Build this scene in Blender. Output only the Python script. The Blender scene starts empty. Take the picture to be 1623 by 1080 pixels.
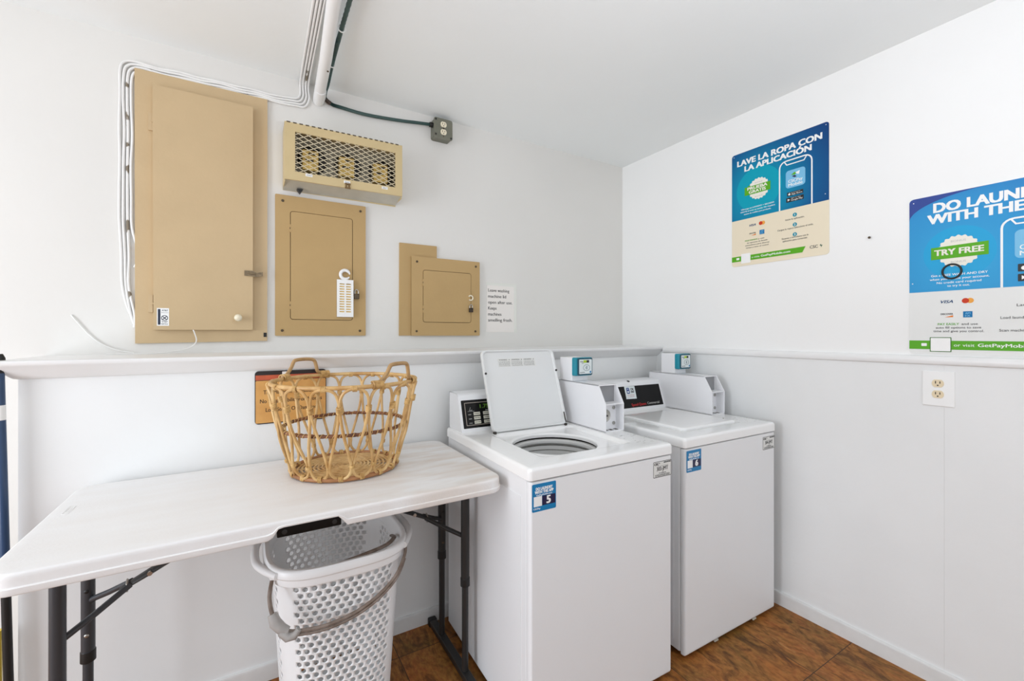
import bpy, math, random
from mathutils import Matrix, Vector

random.seed(7)
PI = math.pi
SC = bpy.context.scene
COL = SC.collection


def L(r, g, b):
    """sRGB 0-255 to linear RGBA"""
    f = lambda c: c / 12.92 if c <= .04045 else ((c + .055) / 1.055) ** 2.4
    return (f(r / 255), f(g / 255), f(b / 255), 1)


# ------------------------------------------------------------------ camera
W, H, FPX, YAW, CY = 1623, 1080, 690.0, .5388, 529.4
cd = bpy.data.cameras.new('camera')
cd.sensor_width = 36
cd.lens = FPX / W * 36
cd.shift_y = -(H / 2 - CY) / W
cd.clip_start = .05
cam = bpy.data.objects.new('camera', cd)
cam.location = (-2.2348, -2.2272, 1.33)
cam.rotation_euler = (PI / 2, 0, -YAW)
COL.objects.link(cam)
SC.camera = cam

# ------------------------------------------------------------------ light and exposure
SC.view_settings.view_transform = 'Standard'
SC.view_settings.look = 'None'
SC.view_settings.gamma = 1
SC.view_settings.use_curve_mapping = False
SC.view_settings.exposure = 0.03
world = bpy.data.worlds.new('World')
world.use_nodes = True
SC.world = world
wb = world.node_tree.nodes['Background']
wb.inputs[0].default_value = (.94, .985, 1.05, 1)
wb.inputs[1].default_value = .92


def area(name, loc, target, sx, sy, power, color):
    d = bpy.data.lights.new(name, 'AREA')
    d.shape = 'RECTANGLE'
    d.size, d.size_y, d.energy, d.color = sx, sy, power, color
    o = bpy.data.objects.new(name, d)
    o.location = loc
    o.rotation_euler = (Vector(target) - Vector(loc)).to_track_quat('-Z', 'Y').to_euler()
    COL.objects.link(o)
    return o


area('ceiling_fill', (-1.7, -2.5, 1.35), (-1.7, -2.501, 3), .6, .6, 21.5, (.93, .985, 1.07))  # unseen upward lamp, added to brighten the ceiling and what it bounces onto
area('side_doorway_daylight', (-4.6, -1.3, 1.2), (-1.5, -.9, 1.1), 1.0, 2.0, 44, (.94, .985, 1.06))
area('camera_side_fill', (-1.9, -4.7, 1.75), (-1.5, -.4, 1.2), 2.4, 1.6, 8, (.95, .985, 1.05))  # added fill lamp standing in for bounce from the camera side

# ------------------------------------------------------------------ materials
MATS = {}


def mat(name, c, rough=.5, metal=0, noise=0, nscale=20, c2=None, bump=0, bscale=60, coat=0, spec=.5, emit=None, estr=0, stretch=None):
    m = bpy.data.materials.new(name)
    m.use_nodes = True
    nt = m.node_tree
    b = nt.nodes['Principled BSDF']
    b.inputs['Base Color'].default_value = c
    b.inputs['Roughness'].default_value = rough
    b.inputs['Metallic'].default_value = metal
    b.inputs['Specular IOR Level'].default_value = spec
    if coat:
        b.inputs['Coat Weight'].default_value = coat
        b.inputs['Coat Roughness'].default_value = .08
    if emit:
        b.inputs['Emission Color'].default_value = emit
        b.inputs['Emission Strength'].default_value = estr
    if noise or bump:
        tc = nt.nodes.new('ShaderNodeTexCoord')
        src = tc.outputs['Object']
        if stretch:
            mp = nt.nodes.new('ShaderNodeMapping')
            mp.inputs['Scale'].default_value = stretch
            nt.links.new(src, mp.inputs[0])
            src = mp.outputs[0]
    if noise:
        n = nt.nodes.new('ShaderNodeTexNoise')
        n.inputs['Scale'].default_value = nscale
        n.inputs['Detail'].default_value = 5
        nt.links.new(src, n.inputs['Vector'])
        r = nt.nodes.new('ShaderNodeValToRGB')
        r.color_ramp.elements[0].position = .35
        r.color_ramp.elements[1].position = .65
        r.color_ramp.elements[0].color = c2 if c2 else tuple(x * (1 - noise) for x in c[:3]) + (1,)
        r.color_ramp.elements[1].color = c
        nt.links.new(n.outputs['Fac'], r.inputs[0])
        nt.links.new(r.outputs[0], b.inputs['Base Color'])
    if bump:
        n = nt.nodes.new('ShaderNodeTexNoise')
        n.inputs['Scale'].default_value = bscale
        n.inputs['Detail'].default_value = 4
        nt.links.new(src, n.inputs['Vector'])
        bp = nt.nodes.new('ShaderNodeBump')
        bp.inputs['Strength'].default_value = bump
        bp.inputs['Distance'].default_value = .004
        nt.links.new(n.outputs['Fac'], bp.inputs['Height'])
        nt.links.new(bp.outputs[0], b.inputs['Normal'])
    MATS[name] = m
    return m


wall_m = mat('wall paint', L(226, 224, 219), .55, noise=.03, nscale=1.6, bump=.18, bscale=26, spec=.3)
wallr_m = mat('white wall paint', L(246, 246, 244), .55, noise=.02, nscale=1.6, bump=.18, bscale=26, spec=.3)
wall2_m = mat('lower wall paint', L(235, 236, 235), .45, noise=.03, nscale=3, bump=.12, bscale=40, spec=.35)
ceil_m = mat('ceiling paint', L(243, 246, 245), .7, noise=.025, nscale=1.3, bump=.15, bscale=30, spec=.2)
trim_m = mat('gloss trim paint', L(240, 240, 239), .32, noise=.03, nscale=8, bump=.12, bscale=30)
base_m = mat('baseboard paint', L(228, 228, 226), .4, noise=.06, nscale=14, bump=.15, bscale=30)
tan_m = mat('tan paint', L(200, 175, 136), .5, noise=.06, nscale=5, bump=.12, bscale=70, spec=.35)
tan2_m = mat('darker tan paint', L(188, 158, 110), .55, noise=.05, nscale=6, bump=.1, bscale=70, spec=.2)
tan3_m = mat('yellowish tan paint', L(207, 186, 140), .45, noise=.05, nscale=9, bump=.06, spec=.4)
seam_m = mat('dark gap', L(104, 84, 58), .8)
galv_m = mat('pale galvanised sheet', L(196, 192, 178), .45, noise=.1, nscale=14)
screw_m = mat('screw brown', L(86, 72, 54), .5, metal=.4)
steel_m = mat('steel', L(178, 176, 170), .28, metal=.9)
brass_m = mat('brass', L(226, 192, 112), .3, metal=.55, noise=.3, nscale=30)
dark_m = mat('near black', L(24, 23, 22), .5)
box_m = mat('grey green box', L(122, 122, 108), .4, metal=.25, noise=.14, nscale=25)
conduit_m = mat('green flexible conduit', L(62, 88, 84), .45, noise=.2, nscale=40)
tape_m = mat('brown tape', L(62, 46, 36), .5)
ivory_m = mat('ivory plastic', L(236, 226, 200), .35)
ivory2_m = mat('almond plastic', L(226, 208, 172), .35)
white_m = mat('white plastic', L(240, 240, 238), .35)
enamel_m = mat('white enamel', L(236, 237, 238), .42, spec=.3, noise=.012, nscale=2)
deck_m = mat('white porcelain deck', L(246, 246, 245), .14, coat=.4)
lid_m = mat('lid inner enamel', L(226, 227, 226), .3)
meter_m = mat('white powder coat', L(240, 240, 242), .3, bump=.05, bscale=200)
inner_m = mat('pale grey inner plate', L(146, 147, 149), .4)
drum_m = mat('pale drum', L(214, 214, 212), .3)
gap_m = mat('dark tub gap', L(52, 48, 42), .6)
foot_m = mat('rubber foot', L(50, 48, 46), .7)
black_m = mat('gloss black panel', L(10, 10, 10), .3, spec=.25)
key_m = mat('key cream', L(214, 212, 196), .4)
green_led = mat('green led', L(70, 110, 30), .4, emit=L(150, 210, 70), estr=.12)
yellow_led = mat('lit yellow screen', L(120, 150, 30), .4, emit=L(196, 220, 60), estr=.3)
red_m = mat('red print', L(190, 30, 36), .5)
teal_m = mat('teal plastic', L(16, 140, 160), .35)
teal_dark = mat('dark teal plastic', L(18, 74, 92), .35)
pale_m = mat('pale blue white print', L(222, 230, 230), .45)
print_m = mat('black print', L(40, 39, 40), .6)
grey_print = mat('grey print', L(120, 120, 118), .6)
lightgrey = mat('light grey print', L(196, 196, 192), .6)
blue_st = mat('sticker blue', L(4, 124, 180), .35)
navy_m = mat('navy print', L(26, 22, 66), .35)
whitep_m = mat('white print', L(246, 246, 244), .5)
cream_p = mat('cream poster sheet', L(238, 226, 200), .4, spec=.25)
cool_p = mat('white poster sheet', L(232, 233, 230), .4, spec=.25)
green_p = mat('green print', L(92, 172, 36), .45, spec=.2)
seal_p = mat('off white print', L(240, 236, 224), .5, spec=.2)
teal_p = mat('teal print', L(40, 148, 170), .5, spec=.2)
sky_p = mat('sky blue print', L(126, 192, 228), .45, spec=.2)
orange_p = mat('orange print', L(232, 128, 42), .5, spec=.2)
amber_p = mat('amber print', L(240, 168, 76), .5, spec=.2)
redo_p = mat('vermilion print', L(206, 64, 34), .5, spec=.2)
amex_p = mat('card blue print', L(24, 120, 178), .5, spec=.2)
visa_p = mat('card navy print', L(26, 70, 116), .5, spec=.2)
tablem = mat('moulded table plastic', L(236, 235, 234), .42, bump=.1, bscale=160)
legm = mat('charcoal powder coat', L(62, 64, 68), .36, metal=.15, bump=.03, bscale=300)
legd = mat('black powder coat', L(40, 39, 38), .42, bump=.03, bscale=300)
rattan = mat('pale rattan', L(222, 186, 128), .45, noise=.3, nscale=18, c2=L(190, 146, 88), bump=.15, bscale=90)
rattan2 = mat('honey rattan binding', L(222, 184, 120), .5, noise=.3, nscale=60, c2=L(178, 136, 76))
rattan_d = mat('brown rattan hoop', L(140, 88, 54), .5, noise=.5, nscale=34, c2=L(96, 56, 34))
hamp_m = mat('hamper white plastic', L(240, 241, 241), .34)
taupe_m = mat('taupe strap', L(142, 128, 118), .5, noise=.25, nscale=30, c2=L(108, 92, 80))
taupe_l = mat('pale grey connector', L(172, 168, 164), .45, noise=.1, nscale=60)
wood_sign = mat('amber sign print', L(222, 170, 98), .45, noise=.2, nscale=12, c2=L(206, 150, 80))
terr_m = mat('terracotta band print', L(198, 92, 58), .5, noise=.2, nscale=20)
paper_m = mat('paper', L(236, 231, 225), .8)
tape_clear = mat('clear tape over paper', L(228, 228, 220), .25)
polem = mat('navy pole', L(44, 70, 104), .3)
yellow_m = mat('yellow plastic', L(222, 190, 40), .4)
trap_y = mat('amber insert', L(240, 200, 110), .5)
cable_m = mat('painted cable', L(238, 237, 234), .5, noise=.05, nscale=20)


def chip_material():
    m = mat('painted cable with chipped paint', L(236, 235, 232), .5)
    nt = m.node_tree
    b = nt.nodes['Principled BSDF']
    tc = nt.nodes.new('ShaderNodeTexCoord')
    n = nt.nodes.new('ShaderNodeTexNoise')
    n.inputs['Scale'].default_value = 11
    n.inputs['Detail'].default_value = 3
    r = nt.nodes.new('ShaderNodeValToRGB')
    r.color_ramp.elements[0].position = .585
    r.color_ramp.elements[1].position = .61
    r.color_ramp.elements[0].color = L(236, 235, 232)
    r.color_ramp.elements[1].color = L(128, 116, 98)
    nt.links.new(tc.outputs['Object'], n.inputs['Vector'])
    nt.links.new(n.outputs['Fac'], r.inputs[0])
    nt.links.new(r.outputs[0], b.inputs['Base Color'])
    return m


chip_m = chip_material()


def floor_material():
    m = mat('brown slate vinyl tile', L(120, 80, 45), .48, spec=.25)
    nt = m.node_tree
    b = nt.nodes['Principled BSDF']
    N, K = nt.nodes.new, nt.links.new
    tc = N('ShaderNodeTexCoord')
    br = N('ShaderNodeTexBrick')
    br.offset = 0
    br.inputs['Color1'].default_value = (.25, .25, .25, 1)
    br.inputs['Color2'].default_value = (.75, .75, .75, 1)
    br.inputs['Mortar'].default_value = (0, 0, 0, 1)
    br.inputs['Scale'].default_value = 1
    br.inputs['Mortar Size'].default_value = .0016
    br.inputs['Mortar Smooth'].default_value = .2
    br.inputs['Bias'].default_value = 0
    br.inputs['Brick Width'].default_value = .457
    br.inputs['Row Height'].default_value = .457
    mp0 = N('ShaderNodeMapping')
    mp0.inputs['Location'].default_value = (.345 + .457 * 12, .455 + .457 * 14, 0)
    K(tc.outputs['Object'], mp0.inputs[0])
    K(mp0.outputs[0], br.inputs['Vector'])
    # slate clouds, stretched along the sheet's grain and shifted per tile
    mp = N('ShaderNodeMapping')
    mp.inputs['Scale'].default_value = (1.7, .85, 1)
    K(tc.outputs['Object'], mp.inputs[0])
    add = N('ShaderNodeVectorMath')
    add.operation = 'ADD'
    sc = N('ShaderNodeVectorMath')
    sc.operation = 'SCALE'
    sc.inputs['Scale'].default_value = 7
    K(br.outputs['Color'], sc.inputs[0])
    K(mp.outputs[0], add.inputs[0])
    K(sc.outputs[0], add.inputs[1])
    n1 = N('ShaderNodeTexNoise')
    n1.inputs['Scale'].default_value = 8
    n1.inputs['Detail'].default_value = 9
    n1.inputs['Roughness'].default_value = .68
    n1.inputs['Distortion'].default_value = 1.0
    K(add.outputs[0], n1.inputs['Vector'])
    cr = N('ShaderNodeValToRGB')
    e = cr.color_ramp.elements
    e[0].position, e[0].color = .28, L(72, 46, 24)
    e[1].position, e[1].color = .74, L(196, 150, 88)
    for p, c in ((.42, L(128, 84, 44)), (.52, L(166, 114, 60)), (.6, L(156, 98, 54))):
        x = e.new(p)
        x.color = c
    K(n1.outputs['Fac'], cr.inputs[0])
    n2 = N('ShaderNodeTexNoise')
    n2.inputs['Scale'].default_value = 40
    n2.inputs['Detail'].default_value = 6
    K(add.outputs[0], n2.inputs['Vector'])
    r2 = N('ShaderNodeValToRGB')
    r2.color_ramp.elements[0].position = .3
    r2.color_ramp.elements[0].color = (.55, .52, .5, 1)
    r2.color_ramp.elements[1].position = .6
    r2.color_ramp.elements[1].color = (1, 1, 1, 1)
    K(n2.outputs['Fac'], r2.inputs[0])
    mx = N('ShaderNodeMix')
    mx.data_type = 'RGBA'
    mx.blend_type = 'MULTIPLY'
    mx.inputs['Factor'].default_value = 1
    K(cr.outputs[0], mx.inputs['A'])
    K(r2.outputs[0], mx.inputs['B'])
    mg = N('ShaderNodeMix')
    mg.data_type = 'RGBA'
    K(br.outputs['Fac'], mg.inputs['Factor'])
    n3 = N('ShaderNodeTexNoise')
    n3.inputs['Scale'].default_value = 4.2
    n3.inputs['Detail'].default_value = 7
    n3.inputs['Roughness'].default_value = .6
    K(add.outputs[0], n3.inputs['Vector'])
    r3 = N('ShaderNodeValToRGB')
    r3.color_ramp.elements[0].position = .34
    r3.color_ramp.elements[0].color = (.62, .72, .62, 1)
    r3.color_ramp.elements[1].position = .66
    r3.color_ramp.elements[1].color = (1.12, .92, .74, 1)
    x3 = r3.color_ramp.elements.new(.48)
    x3.color = (1.02, 1.0, .9, 1)
    K(n3.outputs['Fac'], r3.inputs[0])
    m3 = N('ShaderNodeMix')
    m3.data_type = 'RGBA'
    m3.blend_type = 'MULTIPLY'
    m3.inputs['Factor'].default_value = 1
    K(mx.outputs['Result'], m3.inputs['A'])
    K(r3.outputs[0], m3.inputs['B'])
    K(m3.outputs['Result'], mg.inputs['A'])
    mg.inputs['B'].default_value = L(58, 42, 28)
    K(mg.outputs['Result'], b.inputs['Base Color'])
    bp = N('ShaderNodeBump')
    bp.inputs['Strength'].default_value = .25
    bp.inputs['Distance'].default_value = .003
    K(n1.outputs['Fac'], bp.inputs['Height'])
    K(bp.outputs[0], b.inputs['Normal'])
    return m


floor_m = floor_material()


def stained_table():
    nt = tablem.node_tree
    b = nt.nodes['Principled BSDF']
    N, K = nt.nodes.new, nt.links.new
    tc = N('ShaderNodeTexCoord')
    mp = N('ShaderNodeMapping')
    mp.inputs['Scale'].default_value = (1.4, 6, 1)
    K(tc.outputs['Object'], mp.inputs[0])
    n = N('ShaderNodeTexNoise')
    n.inputs['Scale'].default_value = 3.2
    n.inputs['Detail'].default_value = 6
    n.inputs['Distortion'].default_value = .5
    K(mp.outputs[0], n.inputs['Vector'])
    sx = N('ShaderNodeSeparateXYZ')
    K(tc.outputs['Object'], sx.inputs[0])
    mr = N('ShaderNodeMapRange')       # the brown rub marks gather at the end beside the washer
    mr.inputs['From Min'].default_value = -.1
    mr.inputs['From Max'].default_value = .55
    mr.inputs['To Min'].default_value = .12
    mr.inputs['To Max'].default_value = .8
    K(sx.outputs[0], mr.inputs['Value'])
    r = N('ShaderNodeValToRGB')
    r.color_ramp.elements[0].position = .35
    r.color_ramp.elements[1].position = .75
    r.color_ramp.elements[0].color = (0, 0, 0, 1)
    K(n.outputs['Fac'], r.inputs[0])
    mu = N('ShaderNodeMath')
    mu.operation = 'MULTIPLY'
    K(r.outputs[0], mu.inputs[0])
    K(mr.outputs[0], mu.inputs[1])
    mx = N('ShaderNodeMix')
    mx.data_type = 'RGBA'
    mx.inputs['A'].default_value = L(237, 236, 235)
    mx.inputs['B'].default_value = L(206, 188, 170)
    K(mu.outputs[0], mx.inputs['Factor'])
    K(mx.outputs['Result'], b.inputs['Base Color'])


stained_table()


def poster_blue(name, stops, center, radius):
    """printed radial gradient: the ink itself fades from one blue to the other"""
    m = mat(name, stops[0][1], .5, spec=.2)
    nt = m.node_tree
    b = nt.nodes['Principled BSDF']
    N, K = nt.nodes.new, nt.links.new
    tc = N('ShaderNodeTexCoord')
    vm = N('ShaderNodeVectorMath')
    vm.operation = 'DISTANCE'
    vm.inputs[1].default_value = center
    K(tc.outputs['Object'], vm.inputs[0])
    mr = N('ShaderNodeMapRange')
    mr.inputs['From Max'].default_value = radius
    K(vm.outputs['Value'], mr.inputs['Value'])
    r = N('ShaderNodeValToRGB')
    e = r.color_ramp.elements
    e[0].position, e[0].color = stops[0]
    e[1].position, e[1].color = stops[-1]
    for p, c in stops[1:-1]:
        x = e.new(p)
        x.color = c
    K(mr.outputs[0], r.inputs[0])
    K(r.outputs[0], b.inputs['Base Color'])
    return m


# ------------------------------------------------------------------ mesh helpers
def frame(o, X, Y):
    X, Y = Vector(X).normalized(), Vector(Y).normalized()
    Z = X.cross(Y)
    m = Matrix((X, Y, Z)).transposed().to_4x4()
    m.translation = Vector(o)
    return m


def rrect(x0, x1, y0, y1, r, seg=6, edge=1):
    """rounded rectangle outline, counter-clockwise, 4*(seg+edge) points"""
    r = min(r, (x1 - x0) / 2 - 1e-6, (y1 - y0) / 2 - 1e-6)
    pts = []
    cs = ((x1 - r, y0 + r, -PI / 2), (x1 - r, y1 - r, 0), (x0 + r, y1 - r, PI / 2), (x0 + r, y0 + r, PI))
    for i, (cx, cy, a) in enumerate(cs):
        arc = [(cx + r * math.cos(a + PI / 2 * k / seg), cy + r * math.sin(a + PI / 2 * k / seg)) for k in range(seg + 1)]
        nx = cs[(i + 1) % 4]
        q = (nx[0] + r * math.cos(nx[2]), nx[1] + r * math.sin(nx[2]))
        p = arc[-1]
        pts += arc
        for k in range(1, edge):
            t = k / edge
            pts.append((p[0] + (q[0] - p[0]) * t, p[1] + (q[1] - p[1]) * t))
    return pts


def circle(cx, cy, r, n=24, r2=None, a0=0):
    r2 = r2 or r
    return [(cx + r * math.cos(a0 + 2 * PI * k / n), cy + r2 * math.sin(a0 + 2 * PI * k / n)) for k in range(n)]


def smooth_path(pts, per=6, closed=False):
    P = [Vector(p) for p in pts]
    n = len(P)
    out = []
    rng = range(n) if closed else range(n - 1)
    for i in rng:
        if closed:
            a, b, c, d = P[(i - 1) % n], P[i], P[(i + 1) % n], P[(i + 2) % n]
        else:
            a, b, c, d = P[max(i - 1, 0)], P[i], P[i + 1], P[min(i + 2, n - 1)]
        for k in range(per):
            t = k / per
            out.append(.5 * ((2 * b) + (c - a) * t + (2 * a - 5 * b + 4 * c - d) * t * t + (3 * b - a - 3 * c + d) * t ** 3))
    if not closed:
        out.append(P[-1])
    return out


class MB:
    def __init__(self, T=None):
        self.v, self.f, self.T = [], [], T

    def add(self, vs, fs):
        n = len(self.v)
        if self.T is not None:
            vs = [self.T @ Vector(p) for p in vs]
        self.v += [tuple(p) for p in vs]
        self.f += [tuple(i + n for i in f) for f in fs]
        return self

    def loft(self, loops, cap0=True, cap1=True, closed=True):
        n = len(loops[0])
        vs = [p for lp in loops for p in lp]
        fs = []
        m = n if closed else n - 1
        for i in range(len(loops) - 1):
            for k in range(m):
                a, b = i * n + k, i * n + (k + 1) % n
                fs.append((a, b, b + n, a + n))
        if cap0:
            fs.append(tuple(reversed(range(n))))
        if cap1:
            fs.append(tuple(range((len(loops) - 1) * n, len(loops) * n)))
        return self.add(vs, fs)

    def box(self, x0, x1, y0, y1, z0, z1, r=0, b=0, seg=4):
        """box with vertical edges rounded by r and horizontal edges eased by b"""
        if not r and not b:
            v = [(x, y, z) for z in (z0, z1) for x, y in ((x0, y0), (x1, y0), (x1, y1), (x0, y1))]
            return self.add(v, [(3, 2, 1, 0), (4, 5, 6, 7), (0, 1, 5, 4), (1, 2, 6, 5), (2, 3, 7, 6), (3, 0, 4, 7)])
        r = max(r, 1e-4)
        steps = [(b, 0)] if not b else [(b * (1 - math.sin(t)), b * (1 - math.cos(t))) for t in (0, PI / 6, PI / 3, PI / 2)]
        lo = []
        for ins, dz in steps:
            lo.append([(x, y, z0 + dz) for x, y in rrect(x0 + ins, x1 - ins, y0 + ins, y1 - ins, max(r - ins, 1e-4), seg)])
        hi = []
        for ins, dz in reversed(steps):
            hi.append([(x, y, z1 - dz) for x, y in rrect(x0 + ins, x1 - ins, y0 + ins, y1 - ins, max(r - ins, 1e-4), seg)])
        return self.loft(lo + hi)

    def plate(self, pts, z0, z1):
        return self.loft([[(x, y, z0) for x, y in pts], [(x, y, z1) for x, y in pts]])

    def rect(self, x0, x1, y0, y1, z0, z1, r=0):
        return self.plate(rrect(x0, x1, y0, y1, r, 5) if r else [(x0, y0), (x1, y0), (x1, y1), (x0, y1)], z0, z1)

    def ringplate(self, outer, inner, z0, z1):
        n = len(outer)
        self.loft([[(x, y, z0) for x, y in inner], [(x, y, z0) for x, y in outer], [(x, y, z1) for x, y in outer],
                   [(x, y, z1) for x, y in inner], [(x, y, z0) for x, y in inner]], False, False)
        return self

    def tube(self, path, r, n=8, closed=False, caps=True, flat=1.0):
        P = [Vector(p) for p in path]
        m = len(P)
        rs = r if isinstance(r, (list, tuple)) else [r] * m
        t0 = ((P[1] - P[0]) if not closed else (P[1] - P[-1])).normalized()
        u = t0.orthogonal().normalized()
        if abs(t0.z) < .9:
            u = Vector((0, 0, 1)).cross(t0).normalized()
        loops = []
        for i in range(m):
            if closed:
                t = (P[(i + 1) % m] - P[(i - 1) % m]).normalized()
            else:
                t = (P[min(i + 1, m - 1)] - P[max(i - 1, 0)]).normalized()
            u = (u - t * u.dot(t)).normalized()
            w = t.cross(u)
            loops.append([P[i] + (u * math.cos(2 * PI * k / n) + w * math.sin(2 * PI * k / n) * flat) * rs[i] for k in range(n)])
        if closed:
            loops.append(loops[0])
            return self.loft(loops, False, False)
        return self.loft(loops, caps, caps)

    def lathe(self, prof, o=(0, 0, 0), n=24, cap0=True, cap1=True):
        return self.loft([[(o[0] + r * math.cos(2 * PI * k / n), o[1] + r * math.sin(2 * PI * k / n), o[2] + z) for k in range(n)]
                          for r, z in prof], cap0, cap1)

    def text(self, s, x, y, h, w=None, align='C', bold=0.0, z0=0, z1=.0003, shear=0, rot=0):
        vs, fs = text_mesh(s, 0, shear)
        xs = [p[0] for p in vs]
        a, b = min(xs) - bold, max(xs) + bold
        sy = h / CAP
        sx = (w / (b - a)) if w else sy
        ox = {'L': a, 'C': (a + b) / 2, 'R': b}[align]
        # heavier strokes: the same letters struck again a hair to the side, each a hair higher
        if bold > .035:
            hits = [(-bold, -bold * .5), (bold, -bold * .5), (-bold, bold * .5), (bold, bold * .5), (0, 0)]
        elif bold:
            hits = [(-bold * .7, 0), (bold * .7, 0)]
        else:
            hits = [(0, 0)]
        for k, (dx, dy) in enumerate(hits):
            out = []
            for p in vs:
                px, py = (p[0] + dx - ox) * sx, (p[1] + dy) * sy
                out.append((x + px * math.cos(rot) - py * math.sin(rot), y + px * math.sin(rot) + py * math.cos(rot), z1 + k * .00005 if p[2] > 0 else z0))
            self.add(out, fs)
        return self

    def build(self, name, m, parent=None, smooth=48, kind=None):
        me = bpy.data.meshes.new(name)
        me.from_pydata(self.v, [], self.f)
        me.materials.append(m)
        if smooth:
            me.polygons.foreach_set('use_smooth', [True] * len(me.polygons))
            me.set_sharp_from_angle(angle=math.radians(smooth))
        me.update()
        o = bpy.data.objects.new(name, me)
        COL.objects.link(o)
        if parent is not None:
            o.parent = parent
        if smooth:
            wn = o.modifiers.new('weighted_normals', 'WEIGHTED_NORMAL')
            wn.keep_sharp = True
            wn.weight = 90
        if kind:
            o['kind'] = kind
        return o


def text_mesh(s, bold=0, shear=0):
    c = bpy.data.curves.new('t', 'FONT')
    c.body = s
    c.size = 1
    c.extrude = .01
    c.offset = bold
    c.shear = shear
    c.resolution_u = 3
    o = bpy.data.objects.new('t', c)
    COL.objects.link(o)
    me = bpy.data.meshes.new_from_object(o.evaluated_get(bpy.context.evaluated_depsgraph_get()))
    vs = [tuple(v.co) for v in me.vertices]
    fs = [tuple(p.vertices) for p in me.polygons]
    bpy.data.objects.remove(o)
    bpy.data.curves.remove(c)
    bpy.data.meshes.remove(me)
    return vs, fs


CAP = max(p[1] for p in text_mesh('H')[0])


def thing(name, label, cat, loc=(0, 0, 0), rz=0, group=None):
    o = bpy.data.objects.new(name, None)
    o.empty_display_size = .05
    COL.objects.link(o)
    o.location = loc
    o.rotation_euler = (0, 0, rz)
    return tag(o, label, cat, group)


def tag(o, label, cat, group=None):
    o['label'] = label
    o['category'] = cat
    if group:
        o['group'] = group
    return o


BACK = lambda z=0: frame((0, z, 0), (1, 0, 0), (0, 0, 1))      # drawing plane of a surface facing the room, X right, Y up


def RIGHT(y, z, x=0):                                           # the same on the right wall, origin at a lower left corner
    return frame((x, y, z), (0, -1, 0), (0, 0, 1))


# ------------------------------------------------------------------ room
CEIL, LEDGE, HALF = 2.497, 1.25, -.304
XL, YF = -5.2, -5.0
MB().box(XL, .12, YF, .12, -.1, 0).build('floor', floor_m, kind='structure')
MB().box(XL, .12, YF, .12, CEIL, CEIL + .1).build('ceiling', ceil_m, kind='structure')
MB().box(XL, .12, 0, .12, 0, CEIL).build('wall_back', wall_m, kind='structure')
MB().box(0, .12, YF, 0, 0, CEIL).build('wall_right', wallr_m, kind='structure')
# half wall that stands in front of the back wall, with its moulded ledge
MB().box(-2.85, 0, HALF, 0, 0, 1.2).build('wall_lower', wall2_m, kind='structure')
prof = [(0, 1.19), (HALF, 1.19), (-.312, 1.192), (-.326, 1.202), (-.345, 1.222), (-.356, 1.232), (-.361, 1.238), (-.361, 1.247), (-.355, 1.251), (0, 1.251)]
m = MB()
xo = [0, 0, .008, .016, .026, .03, .031, .031, .028, .028]
m.loft([[(-2.85 - dx, y, z) for (y, z), dx in zip(prof, xo)], [(0, y, z) for y, z in prof]])
m.build('trim_1', trim_m, kind='structure')
# chair rail on the right wall and the thin boards below it
rail = [(0, 1.212), (-.008, 1.212), (-.013, 1.217), (-.016, 1.226), (-.015, 1.236), (-.011, 1.244), (0, 1.247)]
MB().loft([[(x, -.36, z) for x, z in rail], [(x, YF, z) for x, z in rail]]).build('trim_2', trim_m, kind='structure')
m = MB()
ys = [HALF, -1.657, -2.88, -4.1, YF]
for a, b in zip(ys, ys[1:]):
    m.box(-.004, 0, b + .00012, a - .00012, .0, 1.22)
m.build('trim_3', wall2_m, kind='structure')
bprof = [(0, 0), (-.012, 0), (-.012, .055), (-.009, .062), (0, .064)]
MB().loft([[(-2.85, HALF + y, z) for y, z in bprof], [(0, HALF + y, z) for y, z in bprof]]).build('baseboard_back', base_m, kind='structure')
MB().loft([[(-.004 + y, HALF, z) for y, z in bprof], [(-.004 + y, YF, z) for y, z in bprof]]).build('baseboard_right', base_m, kind='structure')


# ------------------------------------------------------------------ tan panels on the back wall
def screw(parent, x, y, z, r=.007, mm=screw_m):
    m = MB(BACK())
    m.lathe([(r, z), (r, z + .002), (r * .6, z + .003)], (x, y, 0), 10)
    m.build('screw', mm, parent)


t = thing('utility_cabinet', 'tall tan painted cupboard door on a backboard, largest of the wall panels', 'utility cabinet', (-2.4, 0, 1.295))
off = Matrix.Translation((2.4, 0, -1.295))
P = lambda: MB(off @ BACK())
P().plate([(-2.626, 1.292), (-2.176, 1.299), (-2.175, 2.370), (-2.628, 2.370)], 0, .012).build('backboard', tan_m, t)
d = P().plate([(-2.567, 1.346), (-2.231, 1.347), (-2.230, 2.312), (-2.570, 2.312)], .012, .034).build('door', tan_m, t)
for zz in (2.17, 1.45):
    m = P()
    m.rect(-2.585, -2.571, zz - .035, zz + .035, .012, .02)
    m.lathe([(.004, .012), (.004, .026)], (-2.572, zz, 0), 8)
    m.build('hinge', mat('painted hinge', L(196, 172, 134), .4), d)
m = P()
m.lathe([(.006, .034), (.006, .046), (.014, .05), (.015, .058), (.011, .064), (0.001, .066)], (-2.284, 1.398, 0), 18)
m.build('knob', ivory_m, d)
m = P()
m.plate([(-2.262, 1.58), (-2.215, 1.577), (-2.193, 1.582), (-2.193, 1.600), (-2.215, 1.594), (-2.230, 1.602), (-2.262, 1.602)], .034, .039)
m.tube([off.inverted() @ Vector(p) if 0 else p for p in [(-2.25, 1.592, .039), (-2.235, 1.59, .044), (-2.22, 1.588, .039)]], .004, 8)
m.build('hasp', mat('rusty hasp', L(142, 124, 96), .5, metal=.3, noise=.4, nscale=80), d)
m = P()
m.rect(-2.556, -2.518, 1.362, 1.432, .034, .0345)
s = m.build('sticker', white_m, d)
m = P()
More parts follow.
